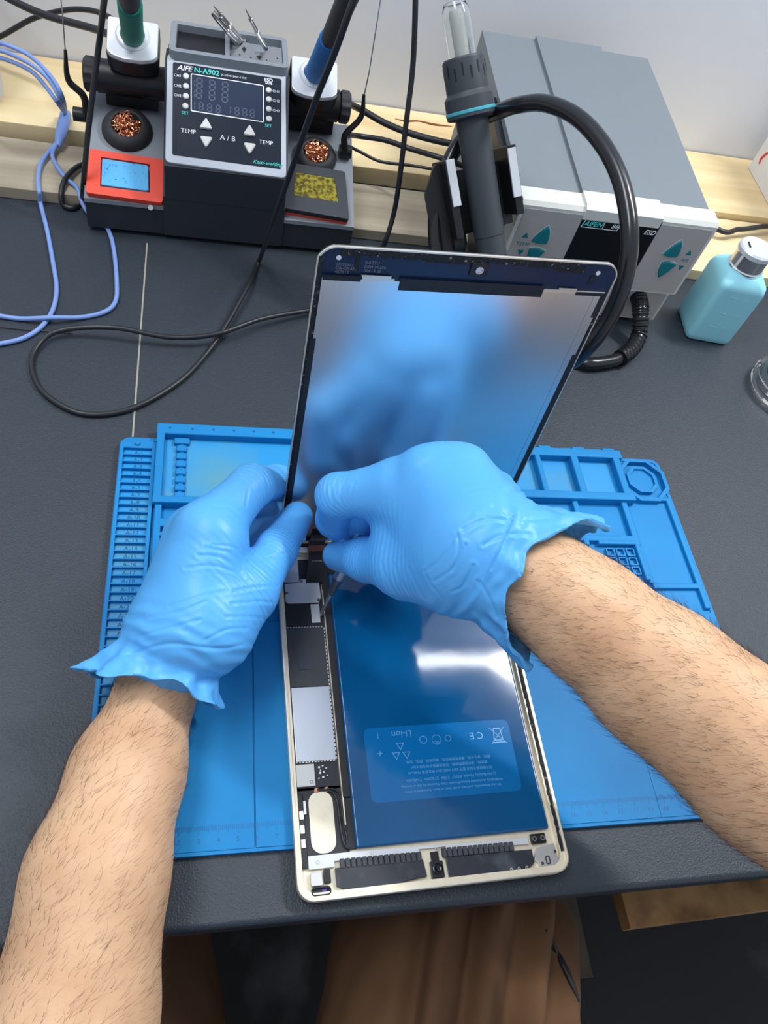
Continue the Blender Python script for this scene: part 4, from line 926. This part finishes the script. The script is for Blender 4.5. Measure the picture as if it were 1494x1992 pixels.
person = thing('person', (60, -300, -750), 'seated person in brown trousers and blue gloves, prying the tablet open with bare hairy forearms', 'person')
LC = [([(245,1275),(330,1252),(420,1262),(470,1255)],3.5,.9), ([(262,1240),(330,1222),(390,1205)],3,.6), ([(360,1105),(410,1100),(455,1112),(475,1120)],3,.7), ([(385,1080),(430,1085),(470,1112)],3,.7), ([(400,1065),(445,1075),(472,1100)],3,.6),
      ([(455,1150),(500,1142),(540,1140)],3,.7), ([(450,1175),(500,1170),(528,1172)],3,.7), ([(440,1200),(490,1200),(515,1205)],3,.7), ([(415,1060),(455,1065),(478,1085)],2.5,.6), ([(415,985),(450,990),(476,1015)],3,.7),([(470,925),(482,950),(478,985)],2.5,.6),
      ([(330,1180),(390,1160),(440,1150)],3,.5), ([(400,1245),(440,1225),(480,1222)],3,.8), ([(290,1200),(350,1190),(400,1170)],3,.5), ([(515,920),(520,945),(522,970)],2.2,.5), ([(480,1095),(520,1085),(560,1075)],2.6,.5), ([(500,1060),(545,1045),(580,1040)],2.4,.4)]
RC = [([(905,955),(950,948),(1000,965)],3,.6), ([(885,1045),(860,1085),(830,1110)],3.2,.8), ([(890,1040),(893,1065),(880,1110)],3.2,.8), ([(905,1060),(880,1105),(845,1130)],3.2,.8), ([(920,1100),(900,1140),(880,1150)],3,.8), ([(930,1000),(975,1010),(1010,1000)],3,.6), ([(960,985),(1010,1010),(1060,1010)],3.5,.9),
      ([(900,1030),(950,1010),(1020,1020)],3.5,.9), ([(940,1060),(980,1040),(1030,1040)],3.5,1.0), ([(720,1095),(727,1120),(740,1145)],2.6,.6), ([(740,1090),(750,1120),(765,1150)],2.6,.6), ([(765,1095),(778,1125),(795,1155)],2.6,.6), ([(795,1105),(808,1135),(825,1162)],2.6,.6), ([(640,935),(632,960),(640,1000)],2.2,.45), ([(655,930),(645,960),(655,1000)],2.2,.45), ([(672,930),(662,960),(672,1000)],2.2,.45), ([(690,935),(683,965),(690,1000)],2.4,.4), ([(825,1110),(840,1140),(862,1165)],2.6,.6), ([(930,1130),(950,1160),(965,1200)],3.4,1.0)]

# ---- body: torso, head, arms, hands inside the gloves, legs inside the trousers - one continuous surface
f = Field((-330,-560,-740), (560,330,640), 3.4, bg=26)
J = dict(pel=(75,-350,-190), chest=(70,-330,130), neck=(68,-300,290), head=(66,-285,420))
SL, SR = np.array([-130,-320,235.]), np.array([275,-315,235.])
EL = D3(LARM[-2][0]); ER = D3(RARM[-2][0])
put(f, [((30,-350,-190),(120,-350,-190),112,112),((75,-350,-190),(72,-340,60),118,112),((20,-335,150),(120,-335,150),98,98),((-60,-325,215),(205,-322,215),62,62),((70,-318,250),(68,-300,330),56,50),((66,-290,385),(66,-262,400),78,66),((66,-290,440),(66,-275,430),88,80),((66,-200,395),(66,-196,380),11,13)], 26)
put(f, [((-22,-270,400),(-24,-285,425),13,15),((154,-270,400),(156,-285,425),13,15)], 6)
put(f, [(SL,EL,48,42),(SR,ER,48,43)], 25)
for arm in (LARM, RARM): put(f, [(D3(arm[i][0]), D3(arm[i+1][0]), arm[i][1], arm[i+1][1]) for i in range(len(arm)-2)], 10)
for Hd in (LH, RH):
    put(f, [(D3(a), D3(b), ra-5, rb-4.5) for a, ra, b, rb in Hd['palm']] + [(D3(Hd['wr'][0]), D3(Hd['wr2'][0]), Hd['wr'][1]-3, Hd['wr2'][1]-5)], 1.5)
    for F_ in Hd['fingers'] + [Hd['thumb']]: put(f, [(D3(F_[j][0]), D3(F_[j+1][0]), F_[j][1]-3.4, F_[j+1][1]-3.4) for j in range(3)], 1.5)
KL, KR = np.array([-22., 150, -185]), np.array([300., 165, -180])
HL, HR = np.array([25., -320, -215]), np.array([222., -320, -215])
AL, AR = np.array([-50., 60, -660]), np.array([330., 70, -660])
put(f, [(HL,KL,84,58),(HR,KR,86,60),(KL,AL,58,38),(KR,AR,60,38),(AL,AL+[-10,120,-30],36,30),(AR,AR+[15,120,-30],36,30)], 25)
V, F_, Qd = polygonize(f, 3); F_, Qd = gr(V, F_, Qd); nB, _ = orient(V, Qd)
V = V + nB*(.5*fnoise(V, 60, 2))[:,None]
b = MB(); b.v = list(map(tuple, V)); b.f = F_; b.mi = [0]*len(F_); body = b.build('body', M['skin'], person, smooth=170)
BV, BN = V, nB
glove('glove', LH, LC, person, 11, None); glove('glove', RH, RC, person, 23, None)
# ---- shirt and trousers
f = Field((-260,-520,-300), (420,-150,320), 4.2, bg=26)
put(f, [((30,-350,-190),(120,-350,-190),121,121),((75,-350,-190),(72,-340,60),127,122),((20,-335,150),(120,-335,150),108,108),((-60,-325,215),(205,-322,215),71,71),(SL,SL*.55+EL*.45,57,60),(SR,SR*.55+ER*.45,57,60)], 26)
V, F_, Qd = polygonize(f, 3); F_, Qd = gr(V, F_, Qd); n_, _ = orient(V, Qd); V = V + n_*(2.2*fnoise(V, 70, 4))[:,None]
b = MB(); b.v = list(map(tuple, V)); b.f = F_; b.mi = [0]*len(F_); b.build('shirt', M['shirt'], person, smooth=170)
f = Field((-190,-500,-740), (470,330,-60), 3.6, bg=28)
put(f, [((30,-350,-205),(120,-350,-205),122,122)], 28)
put(f, [(HL,KL,100,72),(KL,AL,68,52)], 28)
a2 = put(f, [(HR,KR,124,76),(KR,AR,72,54)], 28, np.full_like(f.a, f.bg)); f.a = smin(f.a, a2, 28)
V, F_, Qd = polygonize(f, 3); F_, Qd = gr(V, F_, Qd); n_, _ = orient(V, Qd)
# folds running along the thigh from the crotch
dR = (KR-HR)/np.linalg.norm(KR-HR); qx = V - HR; tt = qx@dR; side_ = qx@np.cross(dR,[0,0,1.]); 
fold = np.zeros(len(V))
for o0, sl_, w_, am, t0 in ((10,.24,9,10,160),(-24,.2,7,11,120),(44,.30,10,9,200),(-56,.16,7,10,140),(80,.3,7,6,100)):
    dd = side_ - (o0 + sl_*(tt-200)); fold += am*(-np.exp(-(dd/w_)**2)+.8*np.exp(-((dd-1.9*w_)/w_)**2))*np.clip((V[:,2]+235)/40,0,1)
fold += 3.0*fnoise(V, 90, 8) + 1.2*fnoise(V, 34, 6)
V = V + n_*fold[:,None]
b = MB(); b.v = list(map(tuple, V)); b.f = F_; b.mi = [0]*len(F_); tr_ = b.build('trousers', M['trousers'], person, smooth=170)
from mathutils.bvhtree import BVHTree
bv = BVHTree.FromPolygons([tuple(v) for v in V], [tuple(q) for q in Qd])
def hit(px, py):
    d = ray(px, py); r = bv.ray_cast(Vector(CP), Vector(d/np.linalg.norm(d))); return (np.array(r[0]), np.array(r[1])) if r[0] else (None, None)
pts = [hit(x, y) for x, y in ((1062,1810),(1078,1845),(1096,1880),(1112,1915),(1126,1950),(1134,1975))]; pts = [(p, n) for p, n in pts if p is not None]
if len(pts) > 3:
    MB().tube([p+n*.5 for p, n in pts], [.8,2.0,2.6,2.6,2,.8], n=10, smooth=6).build('pocket_opening', M['tape'], tr_)
    pts = [hit(x, y) for x, y in ((1072,1805),(1100,1850),(1120,1890),(1140,1930),(1152,1970),(1165,1991))]; pts = [(p, n) for p, n in pts if p is not None]
    if len(pts) > 3: MB().tube([p-n*.5 for p, n in pts], [2,3.5,4,4,3.5,3], n=12, smooth=6).build('pocket_welt', M['trousers'], tr_)

# ---- hair on the forearms
rng = np.random.RandomState(4); hb = MB(); hv = []; hf = []
def seg_t(P_, arm, i0, i1):
    best = np.full(len(P_), 1e9); tt = np.zeros(len(P_)); ax_ = np.zeros((len(P_),3))
    acc = 0
    for i in range(i0, i1):
        a, b_ = D3(arm[i][0]), D3(arm[i+1][0]); ba = b_-a; t = np.clip(((P_-a)@ba)/(ba@ba), 0, 1); d = np.linalg.norm(P_-a-t[:,None]*ba, axis=1) - arm[i][1]
        m = d < best; best[m] = d[m]; tt[m] = i+t[m]; ax_[m] = -ba/np.linalg.norm(ba)
    return best, tt, ax_
for arm, num, t0, t1 in ((LARM, 4200, .6, 4.6), (RARM, 5600, .7, 4.4)):
    best, tt, ax_ = seg_t(BV, arm, 0, 6)
    idx = np.where((best < 12) & (tt > t0) & (tt < t1) & (BV[:,2] > -20))[0]; idx = rng.choice(idx, num)
    for i in idx:
        p = BV[i] + rng.normal(size=3)*1.6; n = BN[i]; ax = ax_[i]; c = np.cross(n, ax); g = rng.uniform(.1,.9)
        d = ax*(.5) + c*(.9*g*(1 if arm is RARM else -1)) + n*rng.uniform(.05,.5); d /= np.linalg.norm(d)
        p = p - n*((p-BV[i])@n) - n*.2; L_ = rng.uniform(5, 12); cur = c*rng.normal()*.5 - n*.22 + ax*rng.normal()*.2; k0 = len(hv)
        for j in range(5):
            w = .075*(1-j/4.6); e1_ = c*w; e2_ = n*w
            hv += [tuple(p+e1_), tuple(p-e1_*.5+e2_*.87), tuple(p-e1_*.5-e2_*.87)]
            p = p + d*L_/4; d = d + cur*.35; d /= np.linalg.norm(d)
        for j in range(4):
            for q in range(3): a = k0+j*3; hf.append((a+q, a+(q+1)%3, a+3+(q+1)%3, a+3+q))
hb.v = hv; hb.f = hf; hb.mi = [0]*len(hf); ho = hb.build('arm_hair', M['hair'], body, smooth=False); ho['kind'] = 'stuff'
# ---- the stool under the person
sl = thing('stool', (75, -350, -750), 'dark round stool the person sits on', 'stool')
MB().lathe([(150,-360),(165,-355),(168,-346),(160,-341),(.001,-340)], frame((75,-370,0)), 48).build('seat', M['blackpl'], sl)
for sx, sy in ((-1,-1),(1,-1),(1,1),(-1,1)): MB().cyl((75+sx*100,-370+sy*100,-358), (75+sx*135,-370+sy*135,-750), 12, n=16).build('leg', M['darksteel'], sl)
# ---- screwdriver in the right hand
T0 = aty(623,1197,0); T0 = atz(623.5, 1197, 10.2); T1 = dep(694, 1050, 506); ud = (T1-T0)/np.linalg.norm(T1-T0); FS = axis_frame(T0, ud)
sd = thing('precision_screwdriver', T0, 'slim knurled steel screwdriver held between right thumb and index finger, its tip on the board', 'screwdriver')
MB().lathe([(.5,0),(.9,.5),(1.1,3),(1.1,14),(1.5,14.6),(1.5,22)], FS, 20).build('shaft', M['steel'], sd)
MB().lathe([(1.6,20),(2.3,21),(2.4,26),(3.6,33),(3.7,36)], FS, 24).build('ferrule', M['darksteel'], sd)
def kn(r, z, a): return r*(1+.035*math.sin(14*a+z*1.4))
LZ = float(np.linalg.norm(T1-T0))+12
MB().lathe([(3.7,35)]+[(3.9,36+k*1.2) for k in range(int((LZ-38)/1.2))]+[(3.6,LZ-2),(2.6,LZ)], FS, 56, wob=kn).build('knurled_handle', M['steel'], sd)
